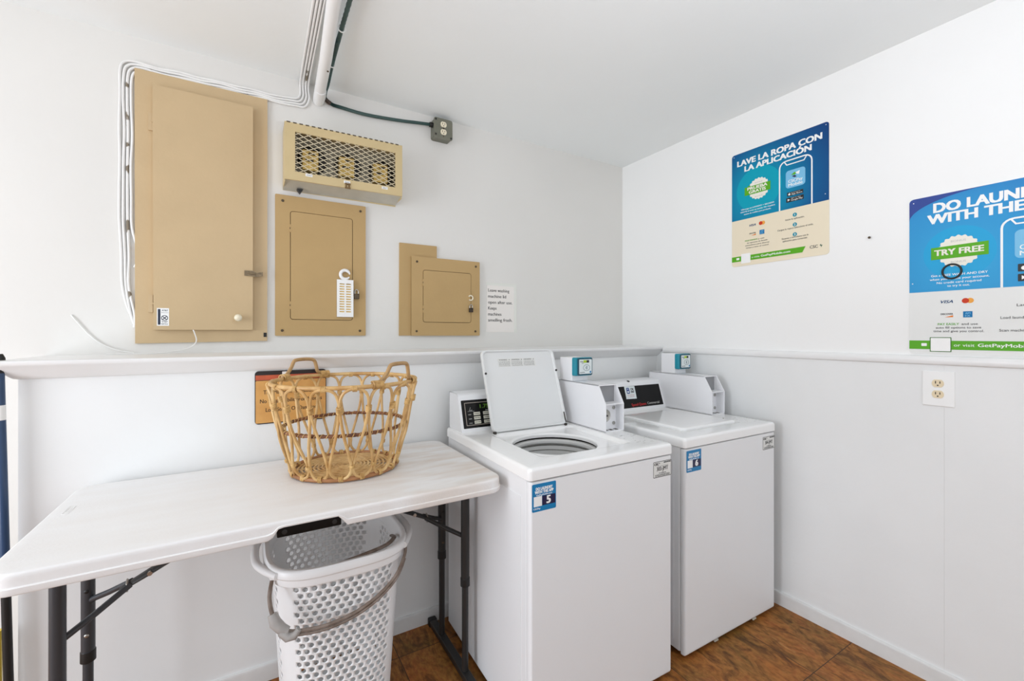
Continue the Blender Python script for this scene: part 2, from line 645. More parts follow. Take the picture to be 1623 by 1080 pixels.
m.rect(-2.553, -2.545, 1.366, 1.428, .0345, .0348)
m.text('AT&T', -2.531, 1.42, .006, .02, bold=.03, z0=.0345, z1=.0348)
m.rect(-2.543, -2.52, 1.4135, 1.4145, .0345, .0348)
m.ringplate(circle(-2.532, 1.393, .011), circle(-2.532, 1.393, .0088), .0345, .0348)
m.plate([(-2.539, 1.388), (-2.537, 1.386), (-2.525, 1.398), (-2.527, 1.400)], .0345, .0348)
m.plate([(-2.527, 1.386), (-2.525, 1.388), (-2.537, 1.400), (-2.539, 1.398)], .0345, .0348)
m.text('TIP', -2.532, 1.375, .005, .02, bold=.02, z0=.0345, z1=.0348)
m.text('SERVICE', -2.532, 1.367, .004, .021, bold=.02, z0=.0345, z1=.0348)
m.build('lettering', mat('sticker navy', L(28, 38, 60), .5), s)
m = P()
m.rect(-2.19, -2.178, 1.316, 1.335, .012, .014)
m.build('tape_patch', dark_m, t)


def breaker_panel(label, x0, x1, z0, z1, dx0, dx1, dz0, dz1, mm, hinges, T):
    t = thing('breaker_panel', label, 'breaker panel', ((x0 + x1) / 2, 0, z0), 0, 'tan breaker panels on the back wall')
    off = Matrix.Translation((-(x0 + x1) / 2, 0, -z0))
    P = lambda: MB(off @ BACK())
    m = P()
    o1 = rrect(x0, x1, z0, z1, .004, 3)
    i1 = rrect(dx0 - .0025, dx1 + .0025, dz0 - .0025, dz1 + .0025, .012, 3)
    m.ringplate(o1, i1, T - .006, T)
    m.ringplate(o1, rrect(x0 + .003, x1 - .003, z0 + .003, z1 - .003, .004, 3), 0, T - .003)
    m.build('frame', mm, t)
    P().rect(dx0 - .01, dx1 + .01, dz0 - .01, dz1 + .01, .001, .003).build('recess', seam_m, t)
    d = P().plate(rrect(dx0, dx1, dz0, dz1, .01, 4), .003, T + .002).build('door', mm, t)
    for zz in hinges:
        m = P()
        m.rect(dx0 - .006, dx0 + .002, zz - .018, zz + .018, T - .001, T + .0025)
        m.build('hinge', mm, d)
        m = P()
        m.rect(dx0 - .004, dx0 - .001, zz - .004, zz + .004, T + .002, T + .003)
        m.build('hinge_pin', screw_m, d)
    for sx, sz in ((x0 + .03, z1 - .027), (x1 - .025, z1 - .027), (x0 + .028, z0 + .024), (x1 - .028, z0 + .024)):
        m = P()
        m.lathe([(.006, T), (.006, T + .002), (.003, T + .003)], (sx, sz, 0), 10)
        m.build('screw', screw_m, t)
    return t, P, d


bp1, P1, d1 = breaker_panel('tan breaker panel under the caged box, with white tag on its door', -2.145, -1.752, 1.321, 1.958, -2.083, -1.816, 1.397, 1.887, tan2_m, (1.81, 1.46), .012)
m = P1()
m.rect(-1.822, -1.806, 1.515, 1.54, .012, .02, .003)
m.build('latch', screw_m, d1)
bp2, P2, d2 = breaker_panel('small tan breaker panel on stepped backing beside paper note', -1.524, -1.128, 1.320, 1.735, -1.459, -1.185, 1.393, 1.665, tan2_m, (1.60, 1.46), .02)
P2().plate([(-1.584, 1.321), (-1.50, 1.321), (-1.50, 1.70), (-1.38, 1.70), (-1.38, 1.801), (-1.582, 1.800)], 0, .009).build('backing_plate', tan2_m, bp2)
m = P2()
m.tube([(-1.187 + .013 * math.cos(a), 1.53 + .013 * math.sin(a), .026) for a in [2.6 - k * .26 for k in range(20)]], .0042, 8)
m.build('pull_ring', ivory_m, d2)


def padlock(x, z, y, label, s=1.0, body=screw_m):
    t = thing('padlock', label, 'padlock', (x, y, z), 0, 'padlocks on the breaker panels')
    T = frame((0, 0, 0), (1, 0, 0), (0, 0, 1))
    m = MB(T)
    m.loft([[(px, py, zz) for px, py in rrect(-.012 * s + i, .012 * s - i, -.026 * s + i, .0 - i, .003)] for zz, i in ((0, .002), (.002, 0), (.011, 0), (.013, .002))])
    m.build('body', body, t)
    m = MB(T)
    m.tube(smooth_path([(-.008 * s, -.002, .0065), (-.008 * s, .012 * s, .0065), (0, .02 * s, .0065), (.008 * s, .012 * s, .0065), (.008 * s, -.002, .0065)], 5), .0026, 8)
    m.build('shackle', steel_m, t)
    return t


padlock(-1.797, 1.525, -.016, 'small brown padlock on the panel with the white tag', 1.0)
padlock(-1.188, 1.474, -.026, 'small dark padlock with bright shackle on the panel beside the note', .95, mat('dark lock body', L(62, 52, 40), .35, metal=.4))

# white slotted tag hanging on the breaker panel
t = thing('hanging_air_freshener', 'white slotted plastic tag with yellow insert hanging on tan breaker panel', 'air freshener', (-1.85, -.016, 1.411))
T = frame((0, 0, 0), (1, 0, 0), (0, 0, 1))
m = MB(T)
X0, X1, Z1 = -.037, .037, .178
m.rect(X0, X0 + .011, 0, Z1, 0, .012)
m.rect(X1 - .011, X1, 0, Z1, 0, .012)
m.rect(-.0035, .0035, .022, Z1 - .012, .0062, .012)
n = 12
bot, top = .022, Z1 - .012
m.rect(X0 + .011, X1 - .011, 0, bot, 0, .012)
m.rect(X0 + .011, X1 - .011, top, Z1, 0, .012)
step = (top - bot) / n
for k in range(n):
    a = bot + k * step + step * .48
    m.rect(X0 + .011, -.0035, a, a + step * .52, .003, .012)
    m.rect(.0035, X1 - .011, a, a + step * .52, .003, .012)
m.build('slotted_case', white_m, t)
MB(T).rect(X0 + .006, X1 - .006, .016, top - .008, .002, .006).build('insert', trap_y, t)
m = MB(T)
ang = [math.radians(6 + k * 13) for k in range(26)]
m.tube([(.021 * math.cos(a), Z1 + .025 + .021 * math.sin(a), .006) for a in ang], [.003 + .0045 * min(1, k / 4, (25 - k) / 4) for k in range(26)], 8, flat=.8)
m.build('hook', white_m, t)

# ------------------------------------------------------------------ caged box with three plugs-in timers
t = thing('caged_transformer_box', 'tan metal box with wire mesh front holding three brass fittings', 'electrical box', (-1.86, 0, 2.0))
off = Matrix.Translation((1.86, 0, -2.0))
P = lambda: MB(off @ BACK())
x0, x1, z0, z1 = -2.114, -1.602, 2.0, 2.246
m = P()
m.rect(x0, x1, z0 - .018, z1, 0, .002)
for a in ((x0, x0 + .003, z0 - .012, z1), (x1 - .003, x1, z0 - .006, z1), (x0, x1, z1 - .003, z1)):
    m.rect(*a, 0, .112)
m.build('housing', tan3_m, t)
m = P()
m.loft([[(x0 + .001, z0 - .018, 0), (x1 - .001, z0 - .012, 0), (x1 - .001, z0 + .004, .112), (x0 + .001, z0, .112)],
        [(x0 + .001, z0 - .014, 0), (x1 - .001, z0 - .008, 0), (x1 - .001, z0 + .008, .112), (x0 + .001, z0 + .004, .112)]])
m.build('base_pan', galv_m, t)
P().rect(x0 + .004, x1 - .004, z0, z1 - .004, .003, .006).build('back_plate', mat('grey box interior', L(158, 152, 134), .5, noise=.1, nscale=15), t)
m = P()
m.ringplate([(x0, z0 - .002), (x1, z0 + .004), (x1, z1 + .006), (x0, z1)], [(-2.073, 2.036), (-1.635, 2.042), (-1.635, 2.210), (-2.073, 2.209)], .112, .121)
d = m.build('door_frame', tan3_m, t)
m = P()
A, B, C, D_ = -2.075, -1.633, 2.034, 2.212
sl = .52
for sgn in (1, -1):
    k = -60
    for k in range(-60, 61):
        c = k * .0212
        pts = []
        # line  z = 2.12 + sgn*sl*(x+1.855) + c , clipped to the opening
        xs = sorted([(C - 2.12 - c) / (sgn * sl) - 1.855, (D_ - 2.12 - c) / (sgn * sl) - 1.855])
        a, b = max(A, xs[0]), min(B, xs[1])
        if b - a > .004:
            f = lambda x: 2.12 + sgn * sl * (x + 1.855) + c
            zz = .1165 + .0012 * sgn
            m.tube([(a, f(a), zz), (b, f(b), zz)], .0017, 4, caps=False)
m.build('wire_mesh', mat('pale mesh wire', L(224, 212, 182), .4), d)
m = P()
for k in range(20):
    a = x0 + .008 + k * (x1 - x0 - .016) / 20
    zz = z1 + .006 * (a - x0) / (x1 - x0)
    m.tube([(a, zz, .119), (a + .014, zz + .0002, .119)], .0035, 8)
m.build('hinge', screw_m, d)
m = P()
m.rect(-1.868, -1.844, 1.997, 2.004, .121, .125)
m.rect(-1.866, -1.860, 2.004, 2.022, .121, .126)
m.rect(-1.853, -1.846, 2.004, 2.022, .121, .126)
m.rect(-1.868, -1.844, 2.016, 2.021, .121, .127)
m.build('latch', mat('rusty latch', L(118, 92, 56), .5, metal=.3), d)
for px, pz, s_ in ((-2.018, 2.029, '2063'), (-1.859, 2.027, '2065'), (-1.687, 2.030, '2067')):
    m = P()
    m.rect(px - .014, px + .014, pz - .006, pz + .006, .121, .1216)
    g = m.build('number_tag', white_m, d)
    m = P()
    m.text(s_, px, pz - .003, .006, .02, z0=.1216, z1=.1219)
    m.build('lettering', grey_print, g)
for cx in (-2.005, -1.848, -1.69):
    g = MB(off @ BACK())
    g.lathe([(.062, .006), (.062, .02), (.058, .026), (.05, .028)], (cx + .012, 2.135, 0), 26)
    u = g.build('receptacle', dark_m, t)
    g = P()
    g.loft([[(px, py, zz) for px, py in rrect(cx - .036 + i, cx + .034 - i, 2.072 + i, 2.165 - i, .008)] for zz, i in ((.026, 0), (.058, 0), (.062, .004))])
    g.rect(cx - .03, cx - .012, 2.12, 2.135, .062, .064)
    g.build('brass_plate', brass_m, u)
    g = P()
    g.rect(cx - .022, cx + .012, 2.112, 2.119, .062, .067, .003)
    g.build('slot', dark_m, u)
    g = P()
    g.rect(cx - .01, cx + .02, 2.143, 2.149, .062, .067, .002)
    g.build('slot', dark_m, u)
m = P()
m.loft([[(-2.06, 1.984, .02), (-2.035, 1.984, .02), (-2.047, 1.966, .02)], [(-2.06, 1.984, .05), (-2.035, 1.984, .05), (-2.047, 1.966, .05)]])
m.build('grommet', dark_m, t)

# ------------------------------------------------------------------ note, outlet box, conduit, pipe, cables
t = thing('paper_note', 'white paper note with typed lines taped beside small breaker panel', 'note', (-.975, 0, 1.34))
T = frame((0, 0, 0), (1, 0, 0), (0, 0, 1))
MB(T).plate([(-.1, 0), (.099, 0), (.099, .283), (-.097, .283)], 0, .0015).build('paper', paper_m, t)
m = MB(T)
for k, s_ in enumerate(['Leave washing', 'machine lid', 'open after use.', 'Keeps', 'machines', 'smelling frash.']):
    m.text(s_, -.09, .234 - k * .0345, .0175, .163 * (len(s_) / 15.0) ** .97, 'L', bold=.02, z0=.0015, z1=.0018)
m.build('lettering', print_m, t)
m = MB(T)
m.rect(-.104, .102, .27, .288, .0015, .0017)
m.rect(.084, .104, -.005, .2695, .0015, .0017)
m.build('tape', tape_clear, t)

t = thing('junction_box', 'grey metal outlet box mounted high on back wall', 'outlet box', (-1.36, 0, 2.42))
m = MB(T)
m.loft([[(x, y, z) for x, y in rrect(-.051 + i, .05 - i, -.052 + i, .052 - i, .012)] for z, i in ((0, 0), (.046, 0), (.048, -.002), (.053, -.002), (.055, .001))])
m.build('box', box_m, t)


def receptacle(T, parent, cx, cy, z, mm, s=1.0, name='socket'):
    m = MB(T)
    pts = [(cx + .017 * s * math.cos(a) * 1.0, max(-.0143 * s, min(.0143 * s, .0172 * s * math.sin(a))) + cy) for a in [2 * PI * k / 32 for k in range(32)]]
    m.loft([[(x, y, zz) for x, y in pts] for zz in (z, z + .002)])
    g = m.build(name, mm, parent)
    sm_ = MATS.get('slot brown') or mat('slot brown', L(54, 40, 26), .6)
    MB(T).rect(cx - .0075 * s, cx - .0048 * s, cy - .001 * s, cy + .0085 * s, z + .002, z + .0024).build('slot', sm_, g)
    MB(T).rect(cx + .0048 * s, cx + .0075 * s, cy - .0005 * s, cy + .008 * s, z + .002, z + .0024).build('slot', sm_, g)
    MB(T).plate(circle(cx, cy - .0072 * s, .0026 * s, 10), z + .002, z + .0024).build('ground_hole', sm_, g)


receptacle(T, t, 0, .022, .055, ivory_m)
receptacle(T, t, 0, -.018, .055, ivory_m)
for sx, sz in ((-.043, .043), (-.043, -.036), (.043, -.043)):
    m = MB(T)
    m.lathe([(.005, .055), (.005, .057)], (sx, sz, 0), 10)
    m.build('screw', dark_m, t)
m = MB(T)
m.lathe([(.004, .055), (.004, .057)], (0, .002, 0), 10)
m.build('screw', screw_m, t)
m = MB(T)
m.lathe([(.003, .055), (.003, .057)], (0, -.041, 0), 10)
m.build('screw', screw_m, t)

path = smooth_path([(-1.951, -2.4, 2.462), (-1.949, -.672, 2.462), (-1.948, -.42, 2.462), (-1.945, -.25, 2.462), (-1.940, -.11, 2.46), (-1.942, -.045, 2.452), (-1.938, -.02, 2.436),
                    (-1.908, -.015, 2.420), (-1.869, -.015, 2.416), (-1.751, -.014, 2.412), (-1.595, -.016, 2.423), (-1.50, -.022, 2.432), (-1.428, -.03, 2.437)], 60)
t = thing('flexible_conduit', 'dark green ribbed conduit running along ceiling pipe to outlet box', 'conduit', path[-1])
o_ = Vector(path[-1])
rad = [.0088 if k % 2 else .0075 for k in range(len(path))]
MB().tube([p - o_ for p in path], rad, 8).build('sleeve', conduit_m, t)
MB().tube([p - o_ for p in path[-1:]] + [Vector((.016, -.0, 0))], .013, 10).build('connector', dark_m, t)
for lo_, hi_ in ((6.03, 6.85), (.925, .965)):
    seg = path[int(lo_ * 60):int(hi_ * 60)]
    MB().tube([p - o_ for p in seg], .0095, 10).build('tape_wrap', tape_m, t)
for yy in (-.52, -.27):
    q = min(path, key=lambda p: abs(p.y - yy))
    MB().tube([Vector((q.x + .013 * math.cos(a), q.y, q.z + .013 * math.sin(a))) - o_ for a in [2 * PI * k / 14 for k in range(14)]], .0025, 6, True).build('tie', cable_m, t)

t = thing('ceiling_pipe', 'white painted pipe crossing the ceiling to the back wall', 'pipe', (-1.966, -.002, 2.43))
MB().tube([(0, 0, -.002), (-.012, -.33, .012), (-.03, -.66, .027), (-.1, -2.6, .03)], .0235, 18).build('tube', trim_m, t)
MB().tube([(0, .0, -.006), (-.0002, -.05, -.004), (-.002, -.1, 0)], [.0235, .0262, .024], 18).build('coupling', trim_m, t)
MB().lathe([(.004, 0), (.004, .003)], (.0, -.3, -.022), 8).build('drip_mark', screw_m, t)

for k in range(4):
    a = .0115 * k
    w = lambda s: random.uniform(-.0025, .0025)
    xs = -2.046 + a
    zt = 2.405 - a * .85
    xv = -2.672 + a
    low = (1.44, 1.40, 1.385, 1.62)[k]
    pts = [(-2.10 + a, -2.6, 2.491), (-2.055 + a, -.9, 2.491), (xs - .004, -.55, 2.491), (xs - .001, -.3, 2.491), (xs + .001, -.1, 2.49), (xs + .002, -.02, 2.482), (xs + .003, -.006, 2.46),
           (xs + .002 + a * .1, -.006, 2.43 - a * .3), (xs - .012, -.006, zt + .006), (xs - .05, -.006, zt)]
    for j in range(1, 8):
        pts.append((xs - .05 - j * (xs - .05 - xv - .05) / 8, -.006, zt - .004 * (j % 2) - .001 * j + w(0) * .6))
    pts += [(xv + .045, -.006, zt - .008), (xv + .012, -.006, zt - .02), (xv, -.006, zt - .055)]
    zz = zt - .15
    while zz > low + .05:
        pts.append((xv + w(0) + (.004 if zz < 1.7 else 0), -.006, zz))
        zz -= .12
    pts += [(xv + .016 + a * .2, -.006, low + .02), (min(xv + .03, -2.629), -.006, low - .03)]
    lab = ['outermost of the four white cables looping round the tall tan cupboard',
           'second cable from outside in the white bundle round the tall cupboard',
           'third cable from outside, its paint chipped, round the tall cupboard',
           'innermost white cable, nearest the edge of the tall tan cupboard'][k]
    o = MB().tube(smooth_path(pts, 5), .0048, 8).build('painted_cable', chip_m if k == 2 else cable_m)
    tag(o, lab, 'cable', 'painted cables round the tall cupboard')

o = MB().tube(smooth_path([(-2.443, -.03, 1.352), (-2.436, -.034, 1.335), (-2.43, -.03, 1.30), (-2.45, -.03, 1.275), (-2.497, -.035, 1.262), (-2.56, -.045, 1.2535), (-2.625, -.05, 1.2535), (-2.70, -.06, 1.2535)], 8), .0022, 6).build('thin_wire', cable_m)
tag(o, 'thin white wire hanging out below the tall cupboard door onto the ledge', 'wire')
o = MB().tube(smooth_path([(-2.81, -.002, 1.40), (-2.80, -.005, 1.385), (-2.77, -.005, 1.34), (-2.745, -.005, 1.31), (-2.718, -.006, 1.287), (-2.68, -.01, 1.268), (-2.63, -.012, 1.256)], 8), .0022, 6).build('thin_wire', cable_m)
tag(o, 'thin wire curving down from a nail left of the tall cupboard', 'wire')

# ------------------------------------------------------------------ posters on the right wall
Z = [.003, .0034, .0038, .0042, .0046, .005]


def scallop(cx, cy, r, n=20, d=.045):
    return [(cx + r * (1 + d * math.cos(n * a)) * math.cos(a), cy + r * (1 + d * math.cos(n * a)) * math.sin(a)) for a in [2 * PI * k / (n * 6) for k in range(n * 6)]]


def phone_outline(T, parent, x0, x1, y0, y1, w):
    m = MB(T)
    r = .03
    pts = [(x0, y0)] + [(x0, y1 - r)] + [(x0 + r - r * math.cos(a), y1 - r + r * math.sin(a)) for a in (.3, .6, .9, 1.2, PI / 2)]
    pts += [(x1 - r + r * math.sin(a), y1 - r + r * math.cos(a)) for a in (0, .3, .6, .9, 1.2)] + [(x1, y1 - r), (x1, y0)]

    def stroke(q, w):
        q = [Vector(p_) for p_ in q]
        q = [p_ for k, p_ in enumerate(q) if k == 0 or (p_ - q[k - 1]).length > 1e-5]
        lo_, hi_ = [], []
        for k, p_ in enumerate(q):
            d0 = (p_ - q[k - 1]).normalized() if k else None
            d1 = (q[k + 1] - p_).normalized() if k < len(q) - 1 else None
            dd = ((d0 or d1) + (d1 or d0)).normalized()
            nv = Vector((-dd.y, dd.x)) * (w / 2 / max(.5, dd.dot(d1 or d0)))
            lo_.append(p_ - nv)
            hi_.append(p_ + nv)
        for k in range(len(q) - 1):
            m.plate([tuple(lo_[k]), tuple(lo_[k + 1]), tuple(hi_[k + 1]), tuple(hi_[k])], Z[0], Z[1] + .0002)
    stroke(pts, w)
    c = (x0 + x1) / 2
    hw = (x1 - x0) * .31
    m.T = T @ Matrix.Translation((0, 0, .0001))
    stroke([(c - hw - .006, y1 - .001), (c - hw + .006, y1 - .020), (c + hw - .006, y1 - .020), (c + hw + .006, y1 - .001)], w * .8)
    m.build('phone_outline', whitep_m, parent, smooth=0)


def card_logos(T, p, vx, mx, y1, y2, s=1.0):
    m = MB(T)
    m.text('VISA', vx, y1 - .006, .0105 * s, .034, bold=.03, z0=Z[0], z1=Z[1], shear=.3)
    m.build('card_lettering', visa_p, p, smooth=0)
    m = MB(T)
    m.plate(circle(mx - .006, y1, .0095 * s), Z[0], Z[1])
    m.build('card_circle', redo_p, p, smooth=0)
    m = MB(T)
    m.plate(circle(mx + .006, y1, .0095 * s), Z[0], Z[1] - .0001)
    m.build('card_circle', amber_p, p, smooth=0)
    m = MB(T)
    m.text('DISCOVER', vx, y2 + .0, .006 * s, .034, bold=.03, z0=Z[0], z1=Z[1])
    m.build('card_lettering', print_m, p, smooth=0)
    m = MB(T)
    m.plate([(vx - .006, y2 - .009), (vx + .017, y2 - .009), (vx + .017, y2 - .002)], Z[0], Z[1])
    m.build('card_swoosh', orange_p, p, smooth=0)
    m = MB(T)
    m.rect(mx - .012, mx + .012, y2 - .011, y2 + .011, Z[0], Z[1])
    g = m.build('card_square', amex_p, p, smooth=0)
    m = MB(T)
    m.text('AM', mx, y2 + .001, .006, .014, bold=.03, z0=Z[1], z1=Z[2])
    m.build('card_lettering', sky_p, g, smooth=0)
    m = MB(T)
    m.text('EX', mx, y2 - .008, .006, .014, bold=.03, z0=Z[1], z1=Z[2])
    m.build('card_lettering', sky_p, g, smooth=0)


def store_button(T, p, x0, x1, y0, y1, small, big, icon):
    m = MB(T)
    m.rect(x0, x1, y0, y1, Z[0], Z[1] + .0001, .002)
    g = m.build('store_button', dark_m, p, smooth=0)
    m = MB(T)
    h = y1 - y0
    cx = x0 + h * .55
    if icon:
        m.plate([(cx - .005, y0 + h * .22), (cx + .006, y0 + h * .5), (cx - .005, y0 + h * .78)], Z[1], Z[2])
    else:
        m.plate(circle(cx, y0 + h * .45, h * .27, 16), Z[1], Z[2])
        m.plate(circle(cx + .002, y0 + h * .8, h * .08, 8), Z[1], Z[2])
    tx = x0 + h * 1.05
    m.text(small, tx, y0 + h * .68, h * .16, (x1 - tx) * .75, 'L', z0=Z[1], z1=Z[2])
    m.text(big, tx, y0 + h * .2, h * .34, (x1 - tx) * .92, 'L', bold=.01, z0=Z[1], z1=Z[2])
    m.build('lettering', whitep_m, g, smooth=0)


def app_tile(T, p, x0, x1, y0, y1):
    m = MB(T)
    m.rect(x0, x1, y0, y1, Z[0], Z[1], .014)
    g = m.build('app_tile', sky_p, p, smooth=0)
    c = (x0 + x1) / 2
    h = y1 - y0
    m = MB(T)
    m.plate([(c - .02, y0 + h * .72), (c - .004, y0 + h * .84), (c + .008, y0 + h * .80), (c - .002, y0 + h * .68)], Z[1], Z[2])
    m.build('emblem', green_p, g, smooth=0)
    m = MB(T)
    m.plate([(c + .0, y0 + h * .80), (c + .02, y0 + h * .86), (c + .016, y0 + h * .66), (c + .006, y0 + h * .70)], Z[1], Z[2] + .0001)
    m.build('emblem', whitep_m, g, smooth=0)
    m = MB(T)
    m.plate([(c - .016, y0 + h * .64), (c - .002, y0 + h * .66), (c + .006, y0 + h * .56), (c - .004, y0 + h * .54)], Z[1], Z[2] + .0002)
    m.build('emblem', navy_m, g, smooth=0)
    m = MB(T)
    m.text('CSCPay', c, y0 + h * .30, h * .16, (x1 - x0) * .74, bold=.03, z0=Z[1], z1=Z[2])
    m.text('Mobile', c, y0 + h * .09, h * .16, (x1 - x0) * .74, bold=.03, z0=Z[1], z1=Z[2])
    m.build('lettering', whitep_m, g, smooth=0)


def poster_base(name, label, y, z, sheet, w, h, split, bluem, x=0):
    t = thing(name, label, 'poster', (x, y, z), 0, 'laundry posters on the right wall')
    T = frame((0, 0, 0), (0, -1, 0), (0, 0, 1))
    MB(T).plate(rrect(0, w, 0, h, .014, 6), .0005, .0026).build('sheet', sheet, t, smooth=0)
    top = rrect(0, w, split - .1, h, .014, 6)
    top = [(px, max(py, split)) for px, py in top]
    MB(T).plate(top, .0026, .003).build('blue_panel', bluem, t, smooth=0)
    return t, T


# poster in Spanish
b1 = poster_blue('teal to navy ink', [(0, L(10, 158, 186)), (.35, L(8, 132, 170)), (.62, L(14, 92, 146)), (1, L(24, 52, 112))], (0, -.145, .36), .42)
p, T = poster_base('poster', 'blue and cream poster whose heading reads LAVE LA ROPA', -.815, 1.69, cream_p, .462, .600, .245, b1)
m = MB(T)
m.text('LAVE LA ROPA CON', .2325, .532, .0275, .405, bold=.045, z0=Z[0], z1=Z[1])
m.text('LA APLICACIÓN', .2305, .4955, .0265, .322, bold=.045, z0=Z[0], z1=Z[1])
m.build('heading', whitep_m, p, smooth=0)
m = MB(T)
m.plate(circle(.142, .388, .115, 48), Z[0] - .0002, Z[0] + .0001)
m.build('halo', mat('halo teal ink', L(6, 160, 184), .4, spec=.2), p, smooth=0)
m = MB(T)
m.plate(scallop(.145, .388, .053), Z[0], Z[1])
g = m.build('badge', seal_p, p, smooth=0)
m = MB(T)
m.plate([(.071, .366), (.204, .366), (.204, .409), (.071, .409)], Z[1], Z[2])
m.plate([(.082, .40), (.1, .40), (.1, .414), (.09, .414)], Z[1], Z[1] + .0002)
m.build('ribbon', green_p, g, smooth=0)
m = MB(T)
m.text('PRUEBA', .1375, .3905, .0145, .104, bold=.04, z0=Z[2], z1=Z[3])
m.text('GRATIS', .1375, .3715, .0145, .088, bold=.04, z0=Z[2], z1=Z[3])
m.build('ribbon_lettering', seal_p, g, smooth=0)
m = MB(T)
m.text('BONUS', .145, .417, .006, .038, z0=Z[1], z1=Z[2])
m.build('badge_lettering', lightgrey, g, smooth=0)
m = MB(T)
m.text('BONUS', .145, .346, .006, .038, z0=Z[1], z1=Z[2])
m.build('badge_lettering', lightgrey, g, smooth=0)
phone_outline(T, p, .248, .392, .245, .480, .006)
app_tile(T, p, .277, .364, .345, .430)
store_button(T, p, .283, .355, .306, .3245, 'Download on the', 'App Store', 0)
store_button(T, p, .279, .357, .277, .2985, 'GET IT ON', 'Google Play', 1)
m = MB(T)
m.text('Obtenga un LAVADO + SECADO', .137, .294, .0065, .17, bold=.025, z0=Z[0], z1=Z[1])
m.text('GRATIS al crear su cuenta. No requiere', .137, .2805, .0065, .178, bold=.02, z0=Z[0], z1=Z[1])
m.text('tarjeta de crédito para probarlo.', .137, .267, .0065, .14, bold=.02, z0=Z[0], z1=Z[1])
m.build('small_print', whitep_m, p, smooth=0)
card_logos(T, p, .113, .1615, .206, .160)
m = MB(T)
m.text('PAGUE FÁCILMENTE', .106, .1255, .0062, .066, bold=.02, z0=Z[0], z1=Z[1])
m.build('small_print', green_p, p, smooth=0)
m = MB(T)
m.text('y use', .158, .1255, .0062, .03, bold=.0, z0=Z[0], z1=Z[1])
for k, (s_, w_) in enumerate([('las opciones de llenado', .105), ('automático para ahorrar', .125), ('tiempo y tener el control.', .118)]):
    m.text(s_, .137, .113 - k * .0125, .0062, w_, z0=Z[0], z1=Z[1])
m.text('Inicie la aplicación.', .318, .190, .0075, .085, z0=Z[0], z1=Z[1])
m.text('Cargue la ropa y seleccione el ciclo.', .318, .146, .0075, .16, z0=Z[0], z1=Z[1])
m.text('Escanee o introduzca con la', .318, .101, .0075, .118, z0=Z[0], z1=Z[1])
m.text('aplicación para comenzar.', .318, .0885, .0075, .112, z0=Z[0], z1=Z[1])
m.text('CSC', .4, .037, .013, .034, bold=.02, z0=Z[0], z1=Z[1])
m.build('small_print', print_m, p, smooth=0)
m = MB(T)
m.plate([(.424, .046), (.430, .052), (.430, .046), (.436, .046), (.430, .036), (.430, .042)], Z[0], Z[1])
m.build('emblem', mat('emblem green', L(40, 92, 70), .5), p, smooth=0)
for k, yy in enumerate((.211, .164, .117)):
    m = MB(T)
    m.plate(circle(.318, yy, .0095, 20), Z[0], Z[1])
    g = m.build('step_circle', teal_p, p, smooth=0)
    m = MB(T)
    m.text(str(k + 1), .318, yy - .005, .010, bold=.03, z0=Z[1], z1=Z[2])
    m.build('step_number', seal_p, g, smooth=0)
m = MB(T)
m.plate([(0, .025), (.351, .025), (.365, .052), (0, .052)], Z[0], Z[1])
g = m.build('green_band', green_p, p, smooth=0)
MB(T).rect(.052, .102, .013, .063, Z[1], Z[2], .002).build('white_square', whitep_m, g, smooth=0)
m = MB(T)
m.text('o visita', .129, .034, .009, .04, z0=Z[1], z1=Z[2])
m.text('GetPayMobile.com', .227, .034, .0105, .142, bold=.03, z0=Z[1], z1=Z[2])
m.rect(.026, .042, .034, .045, Z[1], Z[2], .002)
m.build('lettering', whitep_m, g, smooth=0)
for a, b in ((.012, .588), (.45, .588), (.447, .275)):
    MB(T).lathe([(.002, .0026), (.002, .0036)], (a, b, 0), 8).build('tack', white_m, p)

# poster in English, cut by the right edge of the picture
b2 = poster_blue('sky to indigo ink', [(0, L(60, 168, 220)), (.45, L(54, 148, 206)), (.72, L(50, 120, 188)), (1, L(92, 86, 140))], (0, -.15, .34), .5)
p, T = poster_base('poster', 'blue and white poster whose heading reads DO LAUNDRY', -1.556, 1.251, cool_p, .458, .606, .240, b2)
m = MB(T)
nn = 20
m.plate([(0, .606 - .014), (.004, .602), (.014, .606), (.24, .606)] + [(.24 - .24 * math.sin(a) * 1.0, .606 - .085 * (1 - math.cos(a))) for a in [PI / 2 * k / nn for k in range(1, nn + 1)]], Z[0] - .0002, Z[0] + .0001)
m.build('corner_wave', mat('indigo ink', L(58, 78, 150), .4, spec=.2), p, smooth=0)
m = MB(T)
m.text('DO LAUNDRY', .229, .540, .034, .318, bold=.045, z0=Z[0], z1=Z[1])
m.text('WITH THE APP', .229, .498, .034, .352, bold=.045, z0=Z[0], z1=Z[1])
m.build('heading', whitep_m, p, smooth=0)
m = MB(T)
m.plate(circle(.139, .380, .097, 48), Z[0] - .0002, Z[0] + .0001)
m.build('halo', mat('halo sky ink', L(40, 164, 216), .4, spec=.2), p, smooth=0)
m = MB(T)
m.plate(scallop(.139, .385, .057), Z[0], Z[1])
g = m.build('badge', seal_p, p, smooth=0)
m = MB(T)
m.plate([(.064, .360), (.216, .361), (.216, .409), (.064, .406)], Z[1], Z[2])
m.build('ribbon', green_p, g, smooth=0)
m = MB(T)
m.text('TRY FREE', .139, .3745, .021, .132, bold=.04, z0=Z[2], z1=Z[3])
m.build('ribbon_lettering', seal_p, g, smooth=0)
m = MB(T)
m.text('BONUS', .139, .419, .007, .04, z0=Z[1], z1=Z[2])
m.build('badge_lettering', lightgrey, g, smooth=0)
m = MB(T)
m.text('BONUS', .139, .342, .007, .04, z0=Z[1], z1=Z[2])
m.build('badge_lettering', lightgrey, g, smooth=0)
phone_outline(T, p, .247, .388, .240, .474, .006)
app_tile(T, p, .277, .362, .336, .432)
